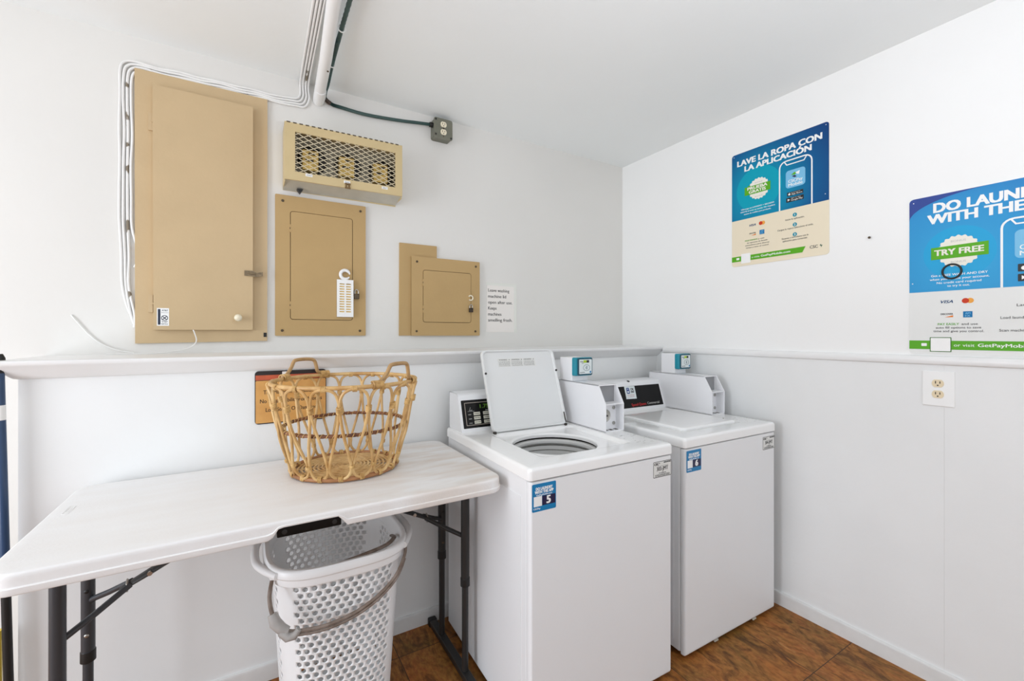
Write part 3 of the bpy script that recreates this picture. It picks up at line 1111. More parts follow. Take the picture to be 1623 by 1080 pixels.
store_button(T, p, .284, .360, .290, .316, 'Download on the', 'App Store', 0)
store_button(T, p, .284, .360, .257, .282, 'GET IT ON', 'Google Play', 1)
m = MB(T)
m.text('Get a FREE WASH AND DRY', .139, .2955, .0078, .15, bold=.025, z0=Z[0], z1=Z[1])
m.text('when you create your account.', .139, .2815, .0078, .158, bold=.015, z0=Z[0], z1=Z[1])
m.text('No credit card required', .139, .2675, .0078, .118, bold=.015, z0=Z[0], z1=Z[1])
m.text('to try it out.', .139, .2545, .0078, .06, bold=.015, z0=Z[0], z1=Z[1])
m.build('small_print', whitep_m, p, smooth=0)
card_logos(T, p, .108, .1635, .2, .150)
m = MB(T)
m.text('PAY EASILY', .112, .1115, .0078, .058, bold=.02, z0=Z[0], z1=Z[1])
m.build('small_print', green_p, p, smooth=0)
m = MB(T)
m.text('and use', .168, .1115, .0078, .042, z0=Z[0], z1=Z[1])
m.text('auto fill options to save', .1375, .0985, .0078, .12, z0=Z[0], z1=Z[1])
m.text('time and give you control.', .1375, .0855, .0078, .134, z0=Z[0], z1=Z[1])
m.text('Launch app.', .319, .173, .0085, .075, z0=Z[0], z1=Z[1])
m.text('Load laundry and select cycle.', .319, .131, .0085, .15, z0=Z[0], z1=Z[1])
m.text('Scan machine QR or enter ID.', .319, .087, .0085, .156, z0=Z[0], z1=Z[1])
m.build('small_print', print_m, p, smooth=0)
for k, yy in enumerate((.193, .151, .108)):
    m = MB(T)
    m.plate(circle(.319, yy, .009, 20), Z[0], Z[1])
    g = m.build('step_circle', teal_p, p, smooth=0)
    m = MB(T)
    m.text(str(k + 1), .319, yy - .005, .009, bold=.03, z0=Z[1], z1=Z[2])
    m.build('step_number', seal_p, g, smooth=0)
m = MB(T)
m.plate([(0, .020), (.40, .020), (.412, .053), (0, .053)], Z[0], Z[1])
g = m.build('green_band', green_p, p, smooth=0)
m = MB(T)
m.ringplate(rrect(.0605, .1205, .011, .066, .002, 5), rrect(.063, .118, .0135, .0635, .002, 5), Z[1], Z[2] + .0002)
m.build('square_border', mat('dark green print', L(62, 116, 30), .5), g, smooth=0)
MB(T).rect(.062, .119, .012, .065, Z[1], Z[2], .002).build('white_square', whitep_m, g, smooth=0)
m = MB(T)
m.text('or visit', .154, .032, .0105, .054, z0=Z[1], z1=Z[2])
m.text('GetPayMobile.com', .275, .032, .0118, .172, bold=.03, z0=Z[1], z1=Z[2])
m.rect(.036, .052, .032, .043, Z[1], Z[2], .002)
m.build('lettering', whitep_m, g, smooth=0)
for a, b in ((.013, .590), (.01, .275)):
    MB(T).lathe([(.002, .0026), (.002, .0036)], (a, b, 0), 8).build('tack', white_m, p)

T0 = frame((-.0055, -1.556 - .122, 1.251 + .311), (0, -1, 0), (0, 0, 1))
o = MB(T0).tube([(.0255 * math.cos(a), .0265 * math.sin(a), 0) for a in [2 * PI * k / 32 for k in range(32)]], .0033, 8, True).build('black_ring', dark_m)
tag(o, 'black ring stuck on the blue poster below the TRY FREE ribbon', 'ring')

o = MB(frame((0, -1.427, 1.735), (0, -1, 0), (0, 0, 1))).lathe([(.0025, 0), (.0025, .006), (.005, .006), (.005, .008)], n=10).build('nail', screw_m)
tag(o, 'small nail head in white wall between the two posters', 'nail')

t = thing('wall_outlet', 'white wall plate with two almond sockets under the rail', 'outlet', (-.004, -1.641, 1.122))
T = frame((0, 0, 0), (0, -1, 0), (0, 0, 1))
m = MB(T)
m.loft([[(x, y, z) for x, y in rrect(-.046 + i, .046 - i, -.066 + i, .066 - i, .003)] for z, i in ((0, 0), (.003, 0), (.0055, .0035))])
m.build('cover_plate', white_m, t)
receptacle(T, t, 0, .0205, .0055, ivory2_m, 1.0)
receptacle(T, t, 0, -.0205, .0055, ivory2_m, 1.0)
m = MB(T)
m.lathe([(.003, .0055), (.003, .0068)], (0, 0, 0), 10)
m.build('screw', white_m, t)

# ------------------------------------------------------------------ notice behind the basket
t = thing('notice_sign', 'amber and black notice board on white half wall behind basket', 'sign', (-2.099, HALF, .984))
T = frame((0, 0, 0), (1, 0, 0), (0, 0, 1))
MB(T).plate(rrect(-.126, .126, 0, .203, .013, 6), .0, .004).build('board', mat('sign black edge', L(34, 26, 24), .4), t)
m = MB(T)
m.plate(rrect(-.1235, .1235, .004, .166, .004, 4), .004, .0045)
m.build('amber_field', wood_sign, t, smooth=0)
MB(T).rect(-.1235, .1235, .168, .187, .004, .0045).build('terracotta_band', terr_m, t, smooth=0)
m = MB(T)
m.text('The Management Assumes', 0, .114, .0148, .196, bold=.02, z0=.0045, z1=.0048)
m.text('No Responsibility For Articles', 0, .08, .0148, .218, bold=.02, z0=.0045, z1=.0048)
m.text('Lost, Stolen Or Damaged', 0, .046, .0148, .18, bold=.02, z0=.0045, z1=.0048)
m.build('lettering', mat('sign brown print', L(50, 34, 24), .6), t, smooth=0)
MB(T).rect(-.034, -.008, .186, .199, .0045, .005).build('maker_tag', paper_m, t, smooth=0)

# ------------------------------------------------------------------ poles at the left edge
t = thing('pole', 'navy pole with black cap leaning at the left edge', 'pole', (-2.86, -.335, 0))
a, b = Vector((.006, .0, .0)), Vector((-.0195, .0, 1.27))
q = lambda s: a.lerp(b, s)
MB().tube([q(0), q(.02), q(.48)], [.009, .0108, .0108], 14).build('lower_tube', dark_m, t)
MB().tube([q(.48), q(.97)], .0108, 14).build('upper_tube', polem, t)
MB().tube([q(.955), q(.965), q(.99), q(1.0)], [.0115, .0128, .0128, .008], 14).build('cap', dark_m, t)
MB().tube([q(.845), q(.88)], .0112, 14).build('label_band', white_m, t)
t = thing('yellow_pole', 'yellow pole standing just behind the dark leaning pole', 'pole', (-2.889, -.318, 0))
MB().tube([(0, 0, 0), (.0, .0, .02), (-.002, .0, .42)], [.010, .0118, .0118], 12).build('tube', yellow_m, t)
MB().tube([(-.002, 0, .41), (-.0022, 0, .44)], .0126, 12).build('end_cap', yellow_m, t)

# ------------------------------------------------------------------ folding table
TX0, TX1, TY0, TY1, TZ = -2.712, -1.492, -.950, -.316, .842
tc = ((TX0 + TX1) / 2, (TY0 + TY1) / 2)
t = thing('folding_table', 'white moulded folding table with charcoal telescopic legs along half wall', 'table', (tc[0], tc[1], 0))
hx, hy = (TX1 - TX0) / 2, (TY1 - TY0) / 2
NX0, NX1 = -2.183 - tc[0], -2.016 - tc[0]


def tl(ins, z, r, notch=None):
    out = []
    for x, y in rrect(-hx + ins, hx - ins, -hy + ins, hy - ins, r - ins, 8, 90):
        zz = z
        if notch and y < -hy + ins + .02:
            k = min((x - (NX0 - .012)) / .024, ((NX1 + .012) - x) / .024)
            k = max(0, min(1, k))
            k = k * k * (3 - 2 * k)
            zz = z + (notch - z) * k
        out.append((x, y, zz))
    return out


B0 = TZ - .046
loops = [tl(.05, TZ - .018, .06), tl(.0145, TZ - .018, .06), tl(.014, B0 + .003, .06, TZ - .020), tl(.011, B0, .06, TZ - .019), tl(.004, B0, .06, TZ - .018), tl(.0015, B0 + .003, .06, TZ - .0165),
         tl(.001, B0 + .015, .06, TZ - .013), tl(.004, B0 + .0175, .06, TZ - .012), tl(.004, TZ - .012, .06, TZ - .0105), tl(.0045, TZ - .006, .06), tl(.0065, TZ - .002, .06), tl(.0105, TZ, .06), tl(.03, TZ + .0002, .06)]
MB().loft(loops).build('tabletop', tablem, t)
m = MB()
m.box(NX0 + .004, NX1 - .004, -hy + .008, -hy + .05, B0 + .001, TZ - .0185, .004, .003)
hd = m.build('carry_handle', black_m, t)
for xx in (NX0 + .022, NX1 - .022):
    m = MB(frame((xx, -hy + .008, B0 + .014), (1, 0, 0), (0, 0, 1)))
    m.lathe([(.0065, 0), (.0065, .001), (.004, .0015)], n=12)
    m.build('screw', dark_m, hd)
m = MB(Matrix.Translation((-2.697 + .02 - tc[0], -.565 - tc[1], TZ)) @ Matrix.Rotation(PI / 2, 4, 'Z'))
m.ringplate(rrect(-.035, .035, -.016, .0, .012, 5), rrect(-.032, .032, -.014, -.002, .01, 5), 0, .0009)
m.ringplate(rrect(-.02, .02, -.012, -.004, .004, 5), rrect(-.0185, .0185, -.0108, -.0052, .003, 5), 0, .0009)
m.build('moulded_mark', tablem, t)
LEGY = (-.45 - tc[1], -.69 - tc[1])
for side, lx in ((-1, -2.657 - tc[0]), (1, -1.527 - tc[0])):
    mm = legm if side < 0 else legd
    zc = .36 if side < 0 else .37
    for i, ly in enumerate(LEGY):
        g = MB().tube([(lx, ly, zc), (lx, ly, TZ - .02)], .0165, 18).build('leg', mm, t)
        MB().tube([(lx, ly, .012), (lx, ly, zc + .03)], .0125, 16).build('lower_leg', mm, g)
        MB().tube([(lx, ly, zc - .014), (lx, ly, zc - .012), (lx, ly, zc + .018), (lx, ly, zc + .02)], [.016, .0182, .0182, .017], 18).build('collar', dark_m, g)
        for zz in (() if i else (.562, .43)):
            m = MB(frame((lx + .0, ly - .0158, zz), (1, 0, 0), (0, 0, 1)))
            m.lathe([(.006, 0), (.005, .002), (.002, .0032)], n=12)
            m.build('button', dark_m if zz > .5 else (steel_m if side < 0 else screw_m), g)
    m = MB()
    m.box(lx - .016, lx + .016, LEGY[1] - .115, LEGY[0] + .115, .004, .03, .004, .004)
    m.build('foot_bar', mm, t)
    for yy in (LEGY[1] - .115, LEGY[0] + .115):
        MB().box(lx - .018, lx + .018, yy - .014, yy + .014, 0, .032, .005, .003).build('foot_cap', dark_m, t)
    my = sum(LEGY) / 2
    ax, rx = lx - side * .50, lx - side * .112
    ring = Vector((rx, my, .60))
    top = Vector((ax, my, TZ - .045))
    m = MB()
    dv = (ring - top)
    m.tube([top, top + dv * .1, ring - dv * .12, ring - dv * .0, ring + dv * .04], [.012, .017, .019, .016, .010], 8, flat=.45)
    br = m.build('brace_strap', legd, t)
    m = MB(Matrix.Translation(tuple(top + dv * .86)))
    m.tube([(0, -.014, -.0), (0, -.021, -.0)], .0065, 10)
    m.build('rivet', steel_m, br)
    rg = [ring + Vector((.003 * math.cos(a) * side, .02 * math.cos(a), .015 * math.sin(a))) for a in [2 * PI * k / 20 for k in range(20)]]
    MB().tube(rg, .0028, 8, True).build('lock_ring', steel_m, br)
    for ly, zz in ((LEGY[0], .527), (LEGY[1], .545)):
        e = Vector((lx, ly, zz))
        s0 = ring + Vector((-side * -.0, (ly - my) * .1, 0)) - dv.normalized() * .01
        MB().tube([s0, s0.lerp(e, .5) + Vector((0, 0, -.002)), e - (e - s0).normalized() * .004], .0085, 10).build('brace_rod', mm, t)
    MB().box(ax - .03, ax + .03, my - .05, my + .05, TZ - .047, TZ - .018, .006, .002).build('mount_block', dark_m, t)
    MB().tube([(lx, -hy + .045, TZ - .032), (lx, hy - .045, TZ - .032)], .0125, 12).build('cross_tube', mm, t)

# ------------------------------------------------------------------ rattan basket
BX, BY = -1.9405, -.555
AX = math.radians(-9.4)
t = thing('rattan_basket', 'round open rattan basket with two handles standing on white table', 'basket', (BX, BY, TZ + .0025), AX)
RH = .306


def bpos(phi, v, out=0.0):
    """phi around, v height 0..1: oval, wider at the rim, slightly bellied"""
    e = 1 - (1 - v) ** 1.25
    a = .175 + (.237 - .175) * e + out
    b = .168 + (.250 - .168) * e + out
    return Vector((a * math.cos(phi), b * math.sin(phi) - .043 * e, .012 + v * RH))


NL = 17
m = MB()
half = [(0, 1.0), (.19, .992), (.36, .96), (.455, .90), (.487, .83), (.482, .74), (.41, .58), (.26, .39), (.10, .22), (.045, .13), (.07, .07), (.2, .02), (.36, .0), (.5, -.004)]
path = []
for i in range(NL):
    for u, v in half[:-1]:
        path.append((i + u, v))
    for u, v in reversed(half[1:]):
        path.append((i + 1 - u, v))
pts = [bpos(2 * PI * u / NL + random.uniform(-.004, .004), v, .004 + .004 * math.sin(9 * u)) for u, v in path]
m.tube(smooth_path(pts, 2, True), .0048, 7, True)
m.build('looped_rods', rattan, t)
m = MB()
m.tube([bpos(2 * PI * k / 72, 1.0) + Vector((0, 0, .004)) for k in range(72)], .0068, 10, True)
m.build('rim', rattan, t)
m = MB()
pth = [bpos(2 * PI * k / 240, .50, -.006) for k in range(240)]
m.tube(pth, [.0052 + .0012 * (1 if (k // 3) % 2 else 0) for k in range(240)], 8, True)
mh = m.build('middle_hoop', rattan_d, t)
m = MB()
hp_ = []
for k in range(17 * 4 * 10):
    f = k / (17 * 4 * 10)
    c0_ = bpos(2 * PI * f, .50, -.006)
    o_r = Vector((math.cos(2 * PI * f), math.sin(2 * PI * f), 0))
    an = 2 * PI * k / 10
    hp_.append(c0_ + o_r * .0066 * math.cos(an) + Vector((0, 0, .0066 * math.sin(an))))
m.tube(hp_, .0013, 5, True)
m.build('hoop_binding', rattan2, mh)
m = MB()
m.tube([bpos(2 * PI * k / 72, 0.0, .001) + Vector((0, 0, -.004)) for k in range(72)], .0078, 10, True)
m.build('base_ring', mat('reddish rattan ring', L(176, 122, 76), .45, noise=.3, nscale=20), t)
m = MB()
for k in range(1, 13):
    f = k / 13
    m.tube([Vector((.172 * f * math.cos(2 * PI * j / 48), .160 * f * math.sin(2 * PI * j / 48), .0075 + .0012 * math.sin(j * 1.9 + k * PI))) for j in range(48)], .0040, 7, True)
for k in range(16):
    a_ = 2 * PI * k / 16
    m.tube([(.014 * math.cos(a_), .013 * math.sin(a_), .006), (.174 * math.cos(a_), .162 * math.sin(a_), .006)], .0034, 6)
m.build('woven_base', rattan, t)


def wrap(m, c, axis, length, r, turns):
    """a short coil of binding round an axis"""
    axis = axis.normalized()
    u = axis.orthogonal().normalized()
    w = axis.cross(u)
    P_ = [c + axis * ((k / (turns * 10) - .5) * length) + (u * math.cos(2 * PI * k / 10) + w * math.sin(2 * PI * k / 10)) * r for k in range(turns * 10 + 1)]
    m.tube(P_, length / turns * .55, 6)


def bind(c, axis, length, r, turns, parent=None, name='binding'):
    m = MB()
    wrap(m, c, axis, length, r, turns)
    m.build(name, rattan2, parent or t)


for i in range(NL):
    ph = 2 * PI * i / NL
    tan_ = Vector((-math.sin(ph), math.cos(ph), 0))
    bind(bpos(ph, 1.0, .002) + Vector((0, 0, .001)), tan_, .014, .0085, 4)
    ph2 = 2 * PI * (i + .5) / NL
    up = (bpos(ph2, .86) - bpos(ph2, .70)).normalized()
    bind(bpos(ph2, .785, .004), up, .022, .0078, 5)
    bind(bpos(ph, .14, .004), (bpos(ph, .3) - bpos(ph, .05)).normalized(), .012, .0068, 3)
    tan2_ = Vector((-math.sin(ph2), math.cos(ph2), 0))
    bind(bpos(ph2, 0, .002) + Vector((0, 0, -.001)), tan2_, .014, .0092, 3)
for s in (0, 1):
    ph = math.radians((-46, 129)[s])
    c = bpos(ph, 1.0) + Vector((0, 0, .004))
    T_ = Vector((-math.sin(ph), math.cos(ph), 0))
    O_ = Vector((math.cos(ph), math.sin(ph), 0))
    hp = [(-.105, 0, .006), (-.08, .0, .012), (-.058, .0, .034), (-.045, .0, .056), (-.034, .0, .062), (0, .0, .064), (.032, .0, .062), (.044, .0, .054), (.050, .0, .036), (.056, 0, .014), (.075, 0, .008), (.10, 0, .006)]
    sg = 1 if s == 0 else -1
    hp = [(x * -sg * (-1 if s == 0 else -1), o2, z) for x, o2, z in hp]

    def on_rim(x):
        q_ = bpos(ph + x / .238, 1.0)
        return q_
    P_ = []
    for x, o2, z in hp:
        q_ = on_rim(x)
        P_.append(q_ + O_ * o2 + Vector((0, 0, .006 + z)))
    h_ = MB().tube(smooth_path(P_, 5), .0065, 9).build('handle', mat('handle rattan', L(186, 148, 98), .45, noise=.25, nscale=24) if s == 0 else MATS['handle rattan'], t)
    for x in (-.09 * sg, .082 * sg):
        q_ = on_rim(x) + Vector((0, 0, .008))
        bind(q_, on_rim(x + .02) - on_rim(x - .02), .034, .0122, 9, h_, 'handle_binding')

# ------------------------------------------------------------------ laundry hamper
HX, HY = -1.978, -.570
t = thing('laundry_hamper', 'tall white perforated laundry hamper standing under the folding table', 'hamper', (HX, HY, 0))
NC, HZ = 54, .612


def hout(s, v, d=0.0):
    """s: turns from the front centre, v: height 0..1 (equal arc steps on a superellipse)"""
    a = .168 + .036 * v + d
    b = .176 + .044 * v + d
    x, y = HTAB(s)
    return Vector((a * x, b * y, v * HZ))


_raw = []
ex = 3.4
for k in range(720):
    th = -PI / 2 + 2 * PI * k / 720
    c_, s_ = math.cos(th), math.sin(th)
    _raw.append((math.copysign(abs(c_) ** (2 / ex), c_), math.copysign(abs(s_) ** (2 / ex), s_)))
_acc = [0]
for k in range(720):
    p0, p1 = _raw[k], _raw[(k + 1) % 720]
    _acc.append(_acc[-1] + math.hypot(p1[0] - p0[0], (p1[1] - p0[1]) * 1.08))


def HTAB(s):
    q_ = (s % 1.0) * _acc[-1]
    lo, hi = 0, 720
    while hi - lo > 1:
        mid = (lo + hi) // 2
        if _acc[mid] <= q_:
            lo = mid
        else:
            hi = mid
    f = (q_ - _acc[lo]) / max(1e-9, _acc[lo + 1] - _acc[lo])
    p0, p1 = _raw[lo], _raw[(lo + 1) % 720]
    return p0[0] + (p1[0] - p0[0]) * f, p0[1] + (p1[1] - p0[1]) * f


verts, faces, idx = [], [], {}


def hv(c, r):
    key = (round((c % NC) * 1000), round(r * 1000))
    if key not in idx:
        idx[key] = len(verts)
        verts.append(tuple(hout((c % NC) / NC, VR(r))))
    return idx[key]


NR = 28
VR = lambda r: .04 + (.955 - .04) * r / NR
front = lambda c: min(c % NC, NC - c % NC)
for r in range(NR):
    for j in range(NC):
        c0 = j + (.5 if r % 2 else 0)
        cc = c0 + .5
        B_ = [hv(c0, r), hv(cc, r), hv(c0 + 1, r), hv(c0 + 1, r + 1), hv(cc, r + 1), hv(c0, r + 1)]
        cm = cc % NC
        dist = [min(abs(cm - q_), NC - abs(cm - q_)) for q_ in (0, NC / 4, NC / 2, 3 * NC / 4)]
        hole = (dist[0] < 5.7 or dist[2] < 5.7 or dist[1] < 4.6 or dist[3] < 4.6) and 1 <= r <= NR - 2
        if not hole:
            faces.append(tuple(B_))
            continue
        ring_ = []
        for k in range(12):
            an = -PI * 3 / 4 - .0 + 2 * PI * k / 12 + .0
            ring_.append(len(verts))
            verts.append(tuple(hout(((cc + .315 * math.cos(an)) % NC) / NC, VR(r + .5 + .41 * math.sin(an)))))
        for k in range(6):
            a_, b_ = B_[k], B_[(k + 1) % 6]
            faces.append((a_, b_, ring_[(2 * k + 2) % 12], ring_[2 * k + 1], ring_[2 * k]))
mb = MB()
mb.v, mb.f = verts, faces
o = mb.build('body', hamp_m, t)
sm = o.modifiers.new('thickness', 'SOLIDIFY')
sm.thickness = .0035
sm.offset = -1
m = MB()
nn = 96
lp = lambda v, d, z=None: [tuple(Vector((p_.x, p_.y, z if z is not None else p_.z)) + Vector((0, 0, 0))) for p_ in [hout(k / nn, v, d) for k in range(nn)]]
m.loft([lp(.04, 0, .03), lp(.02, -.006, .006), lp(0, -.02, .0)], False, True)
m.loft([lp(.04, -.0035, .03), lp(.02, -.012, .012)], False, True)
m.build('bottom', hamp_m, t)
m = MB()
m.loft([lp(.93, -.0035, HZ * .945), lp(.94, .0005, HZ * .945), lp(.94, .010, .575), lp(.95, .013, .571), lp(.95, .016, .575), lp(.97, .015, .594), lp(1, .020, .597), lp(1, .022, .602), lp(1, .020, .618), lp(1, .015, .624), lp(1, .006, .624), lp(1, .0, .618), lp(.93, -.0035, HZ * .945)], False, False)
m.build('rim', hamp_m, t)
for sgn in (-1, 1):
    m = MB()
    pth = smooth_path([(sgn * .19, -.185, .606), (sgn * .222, -.13, .606), (sgn * .243, -.07, .604), (sgn * .248, 0, .603), (sgn * .243, .07, .604), (sgn * .222, .13, .606), (sgn * .19, .185, .606)], 6)
    m.tube(pth, .0125, 10, flat=.9)
    m.build('grip', hamp_m, t)
# strap that hangs across the front from both sides of the rim
sp = smooth_path([(-.205, -.165, .588), (-.212, -.195, .55), (-.200, -.218, .497), (-.172, -.232, .466), (-.12, -.236, .452), (-.05, -.238, .448), (.03, -.238, .462), (.10, -.236, .494), (.155, -.225, .535), (.19, -.195, .575), (.205, -.16, .59)], 6)
m = MB()
m.tube(sp, .0058, 8)
m.tube([p_ + Vector((0, -.004, -.009)) for p_ in sp[10:-6]], .0042, 8)
st = m.build('carry_strap', taupe_m, t)
m = MB()
m.tube([(-.206, -.214, .515), (-.198, -.224, .492), (-.182, -.232, .474), (-.165, -.238, .466)], [.012, .0165, .015, .011], 10)
m.tube([(-.186, -.236, .468), (-.168, -.244, .452), (-.15, -.246, .452), (-.138, -.246, .466)], [.010, .013, .012, .008], 8)
m.build('strap_joint', taupe_l, st)
m = MB()
ip = smooth_path([(-.13, -.196, .585), (-.07, -.203, .60), (0, -.206, .610), (.08, -.198, .617), (.135, -.18, .619), (.172, -.13, .613), (.184, -.06, .59)], 6)
m.tube(ip, .0085, 8, flat=.6)
m.build('inner_strap', taupe_m, st)


# ------------------------------------------------------------------ washing machines
def sticker(T, parent, x0, y1, num):
    w, h = .092, .088
    y0 = y1 - h
    g = MB(T).plate(rrect(x0, x0 + w, y0, y1, .004, 4), 0, .0006).build('number_sticker', blue_st, parent, smooth=0)
    m = MB(T)
    m.rect(x0 + .038, x0 + w - .003, y0 + .017, y0 + .0475, .0006, .0009)
    m.build('number_field', navy_m, g, smooth=0)
    m = MB(T)
    m.text('DO LAUNDRY', x0 + w / 2, y1 - .0205, .0088, w * .70, bold=.05, z0=.0006, z1=.001)
    m.text('WITH THE APP', x0 + w / 2, y1 - .0312, .0088, w * .78, bold=.05, z0=.0006, z1=.001)
    m.text('GetPayMobile.com', x0 + w / 2, y1 - .0385, .0046, w * .66, bold=.02, z0=.0006, z1=.001)
    m.text(num, x0 + .0625, y0 + .0215, .0235, bold=.05, z0=.0009, z1=.0012)
    m.text('CSCPay', x0 + .018, y0 + .007, .005, .026, bold=.02, z0=.0006, z1=.001)
    m.build('lettering', whitep_m, g, smooth=0)
    MB(T).rect(x0 + .006, x0 + .037, y0 + .0165, y0 + .048, .0006, .0009).build('white_square', whitep_m, g, smooth=0)


def service_plate(T, parent, x1, y1, code):
    w, h = .100, .062
    x0, y0 = x1 - w, y1 - h
    g = MB(T).plate(rrect(x0, x1, y0, y1, .004, 4), 0, .0006).build('service_label', mat('label silver', L(228, 228, 224), .4) if 'label silver' not in MATS else MATS['label silver'], parent, smooth=0)
    m = MB(T)
    m.ringplate(rrect(x0 + .001, x1 - .001, y0 + .001, y1 - .001, .004, 4), rrect(x0 + .0027, x1 - .0027, y0 + .0027, y1 - .0027, .003, 4), .0006, .001)
    m.text('CSC', x0 + .018, y1 - .0145, .008, .024, bold=.05, z0=.0006, z1=.001)
    m.plate(circle(x0 + .0345, y1 - .0085, .002, 8), .0006, .001)
    m.text('SERVICEWORKS', x1 - .024, y1 - .0095, .0045, .038, bold=.04, z0=.0006, z1=.001)
    m.text(code, (x0 + x1) / 2, y0 + .0255, .0145, .062, bold=.03, z0=.0006, z1=.001)
    m.rect(x0 + .022, x1 - .02, y1 - .0195, y1 - .0188, .0006, .001)
    m.text('CSC SERVICE ID', (x0 + x1) / 2, y0 + .0145, .0036, .038, bold=.02, z0=.0006, z1=.001)
    m.text('FOR SERVICE OR REFUNDS VISIT CSCSW.COM', (x0 + x1) / 2, y0 + .0085, .0034, .078, z0=.0006, z1=.001)
    m.text('CALL OR SCAN TO REPORT A PROBLEM', (x0 + x1) / 2, y0 + .0042, .003, .078, z0=.0006, z1=.001)
    m.build('lettering', print_m, g, smooth=0)


def washer(label, loc, rz, open_lid, num, code):
    t = thing('washing_machine', label, 'washing machine', loc, rz, 'washing machines side by side')
    HW, YF_, YB, DZ = .329, -.357, .357, .905
    # cabinet and wrap-round front panel
    m = MB()
    K_ = lambda i, z: [(x, y, z) for x, y in rrect(-.322 + i, .322 - i, YF_ + .028 + i, YB - .004 - i, .008, 4)]
    m.loft([K_(.003, .022), K_(0, .025), K_(0, .862), K_(.012, .862), K_(.012, .42)])
    m.box(-.3235, -.321, YF_ + .06, YB - .05, .06, .80, 0, 0)
    m.box(.321, .3235, YF_ + .06, YB - .05, .06, .80, 0, 0)
    m.build('cabinet', enamel_m, t)
    m = MB(frame((0, YF_ + .026, 0), (1, 0, 0), (0, 0, 1)))
    steps = [(.002, 0), (0, .002), (0, .012), (.0012, .018), (.004, .0225), (.009, .025)]
    m.loft([[(x, y, z) for x, y in rrect(-.3235 + i, .3235 - i, .016 + i * 1.5, .8605 - i * .2, .006, 4)] for i, z in steps])
    fp = m.build('front_panel', enamel_m, t)
    MB().box(-.29, .29, YF_ + .03, YF_ + .036, .006, .03).build('toe_strip', dark_m, t)
    for sx in (-.12, .16):
        MB(frame((sx, YF_ + .008, .0145), (1, 0, 0), (0, 0, 1))).rect(-.012, .012, -.003, .003, 0, .006).build('clip', galv_m, fp)
    for sx in (-.27, .27):
        for sy in (-.27, .29):
            MB().lathe([(.022, 0), (.022, .01), (.01, .012), (.01, .03)], (sx, sy, 0), 14).build('foot', foot_m, t)
    # top deck with its lid well
    n_ = dict(seg=8, edge=6)
    lx0, lx1, ly0, ly1 = -.213, .196, -.262, .125
    R_ = lambda ins, r, z: [(x, y, z) for x, y in rrect(-HW + ins, HW - ins, YF_ + ins - .001, YB - ins, max(r - ins, .002), **n_)]
    I_ = lambda ins, r, z: [(x, y, z) for x, y in rrect(lx0 + ins, lx1 - ins, ly0 + ins, ly1 - ins, r, **n_)]
    cxh, cyh, rh = -.030, -.072, .168
    C_ = lambda r, z: [(x, y, z) for x, y in rrect(cxh - r, cxh + r, cyh - r, cyh + r, r * .985, **n_)]
    lps = [R_(.012, .014, .8635), R_(.003, .014, .8635), R_(.0, .014, .866), R_(0, .014, .893), R_(.0018, .014, .899), R_(.0055, .014, .9035), R_(.011, .02, DZ), R_(.03, .03, DZ + .0005), I_(-.012, .03, DZ), I_(-.004, .03, DZ - .002), I_(.003, .03, DZ - .008), I_(.008, .03, DZ - .0145)]
    if open_lid:
        lps += [C_(rh + .016, DZ - .017), C_(rh + .006, DZ - .016), C_(rh + .001, DZ - .019), C_(rh, DZ - .024), C_(rh + .003, DZ - .034)]
        MB().loft(lps, False, False).build('top_deck', deck_m, t)
        m = MB()
        m.lathe([(rh + .004, .004), (rh + .012, -.004), (rh + .03, -.006), (.215, -.03), (.215, -.05), (rh + .02, -.05), (rh + .012, -.018)], (cxh, cyh, DZ - .034), 48, False, False)
        m.build('tub_cover', gap_m, t)
        m = MB()
        m.lathe([(rh + .011, -.008), (rh + .002, -.009), (rh - .005, -.013), (rh - .006, -.022), (rh - .002, -.027), (rh + .006, -.029), (rh + .0062, -.033)], (cxh, cyh, DZ - .034), 48, False, False)
        m.build('balance_ring', drum_m, t)
        m = MB()
        m.lathe([(rh + .012, -.0335), (rh + .0125, -.036), (rh + .004, -.037), (rh + .003, -.055), (rh + .006, -.0565), (rh + .006, -.058), (rh + .002, -.0595), (rh + .001, -.08), (rh + .004, -.082), (rh + .004, -.25), (rh + .0, -.27), (rh - .03, -.285), (.001, -.29)], (cxh, cyh, DZ - .034), 48, False, True)
        dr = m.build('drum', drum_m, t)
        for zz, rr in ((-.066, .0022), (-.088, .0012)):
            m = MB()
            m.tube([(cxh + (rh + .002) * math.cos(2 * PI * k / 64), cyh + (rh + .002) * math.sin(2 * PI * k / 64), DZ + zz) for k in range(64)], rr, 6, True)
            m.build('seam', mat('grey tub seam', L(120, 118, 112), .5) if 'grey tub seam' not in MATS else MATS['grey tub seam'], dr)
        m = MB()
        m.lathe([(.07, 0), (.05, .02), (.034, .06), (.03, .18), (.022, .2), (.002, .205)], (cxh, cyh, DZ - .358), 24)
        for k in range(4):
            a_ = k * PI / 2
            m.tube([(cxh + .03 * math.cos(a_), cyh + .03 * math.sin(a_), DZ - .20), (cxh + .05 * math.cos(a_ + .3), cyh + .05 * math.sin(a_ + .3), DZ - .30), (cxh + .09 * math.cos(a_ + .5), cyh + .09 * math.sin(a_ + .5), DZ - .345)], [.008, .012, .01], 8)
        m.build('agitator', white_m, dr)
        # raised lid, hinge line at the back of the well
        hy_, hz_ = .122, DZ + .002
        tilt = math.radians(70.5)
        T = frame((-.012, hy_, hz_), (1, 0, 0), (0, math.cos(tilt), math.sin(tilt)))
    else:
        MB().loft(lps, True, True).build('top_deck', deck_m, t)
        T = frame((-.012, .122, DZ + .0035), (1, 0, 0), (0, -1, 0)) @ Matrix.Scale(-1, 4, (0, 0, 1)) if False else None
    lw, ll = .196, .372
